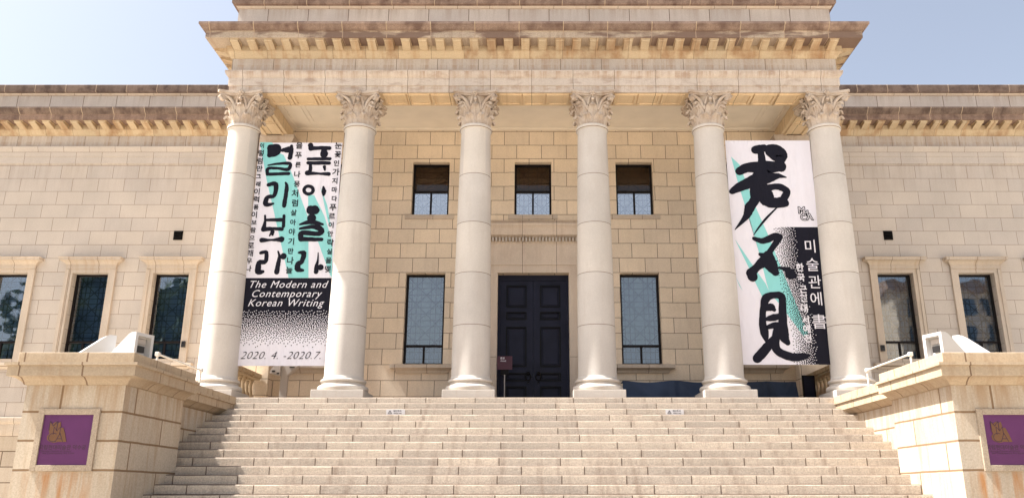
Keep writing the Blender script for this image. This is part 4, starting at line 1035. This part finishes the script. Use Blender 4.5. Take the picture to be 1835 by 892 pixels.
# caution stickers on a riser
for xp, lab in ((709, 'white caution sticker on an upper step riser, the one nearer the left banner'), (1209, 'white caution sticker on an upper step riser, the one nearer the right banner')):
    y = 17.4-.70-.004 if 1 else 0
    (xa, zt), (xb, zb) = px(xp-16.5, 731, y), px(xp+16.5, 740.5, y)
    zt = FL-.30-.022; zb = zt-.10
    o = bx('sticker', 'plastic_white', None, xa, xb, y-.002, y+.002, zb, zt)
    tag(o, lab, 'sticker', 'caution stickers on the steps')
    bm = bmesh.new(); c = xa+.075; m_ = (zt+zb)/2
    for p, q in (((-.036, -.03), (.036, -.03)), ((.036, -.03), (0, .034)), ((0, .034), (-.036, -.03))):
        tube(bm, [(c+p[0], y-.004, m_+p[1]), (c+q[0], y-.004, m_+q[1])], .004, 4)
    tube(bm, [(c, y-.004, m_-.012), (c, y-.004, m_+.012)], .004, 4); finish(bm, 'warning_triangle', 'ink', o)
    glyphs([('계단주의', xa+.22, m_+.018, .046), ('Watch step', xa+.23, m_-.024, .034)], 'lettering', 'ink', o, y-.0035, thick=.0008)

# small intercom boxes beside the wing windows next to the portico
for xb_, yb_, lab in ((px(331.5, 618, YW)[0], 618, 'small black box on the window surround left of the portico'), (px(1579, 625, YW)[0], 625, 'small black box on the window surround right of the portico')):
    z = px(330, yb_, YW)[1]
    o = empty('wall_box', (xb_, YW-.09, z-.1)); tag(o, lab, 'wall box')
    bx('case', 'lamp_dark', o, xb_-.05, xb_+.05, YW-.15, YW-.079, z-.08, z+.09, bev=.008); bx('lens', 'iron', o, xb_-.02, xb_+.02, YW-.16, YW-.151, z+.02, z+.05)

# ================================================================ THINGS ACROSS THE PLAZA (seen mirrored in the windows)
o = empty('office_building', (100, -95, 0)); tag(o, 'large stone office block across the plaza, mirrored in the right wing window', 'building')
bx('wall', 'facade', o, 63, 138, -120, -95, 0, 36); bx('roof', 'crown', o, 62, 139, -121, -94, 36, 37.5)
for i in range(16):
    for j in range(7): bx('window', 'dark_glass', o, 65+i*4.5, 67.8+i*4.5, -94.98, -94.8, 3+j*4.7, 6.2+j*4.7)
def tree(x, y, h, r, lab, seed):
    rnd = random.Random(seed); o = empty('tree', (x, y, 0)); tag(o, lab, 'tree', 'trees across the plaza')
    bm = bmesh.new(); tube(bm, [(x, y, 0), (x+.2, y, h*.3), (x, y+.1, h*.75)], [.4, .3, .1], 10)
    for k in range(7):
        a = k*.9; tube(bm, [(x, y, h*(.3+.05*k)), (x+math.cos(a)*r*.6, y+math.sin(a)*r*.6, h*(.5+.05*k))], [.12, .04], 6)
    finish(bm, 'trunk', 'bark', o)
    bm = bmesh.new()
    for k in range(190):
        t = rnd.random(); a = rnd.uniform(0, 6.28); zz = h*(.32+.66*t); rr = r*math.sin(math.pi*(.15+.8*t))*rnd.uniform(.3, 1)
        c = Vector((x+math.cos(a)*rr, y+math.sin(a)*rr, zz)); cr = r*rnd.uniform(.22, .4)
        for q in range(60):
            d = Vector((rnd.gauss(0, 1), rnd.gauss(0, 1), rnd.gauss(0, 1))).normalized()*cr*rnd.uniform(.5, 1); p = c+d; s = rnd.uniform(.3, .6)
            u = Vector((rnd.gauss(0, 1), rnd.gauss(0, 1), rnd.gauss(0, 1))).normalized(); v = u.orthogonal().normalized()
            bm.faces.new([bm.verts.new(p+u*s), bm.verts.new(p+v*s*.6), bm.verts.new(p-u*s), bm.verts.new(p-v*s*.6)])
    finish(bm, 'crown', 'leaf', o)
tree(-27.5, -18, 17, 4.5, 'tall leafy tree across the plaza, mirrored in the window left of the portico', 1)
tree(-37, -22, 21, 6, 'broad leafy tree across the plaza, mirrored in the left wing window', 2)
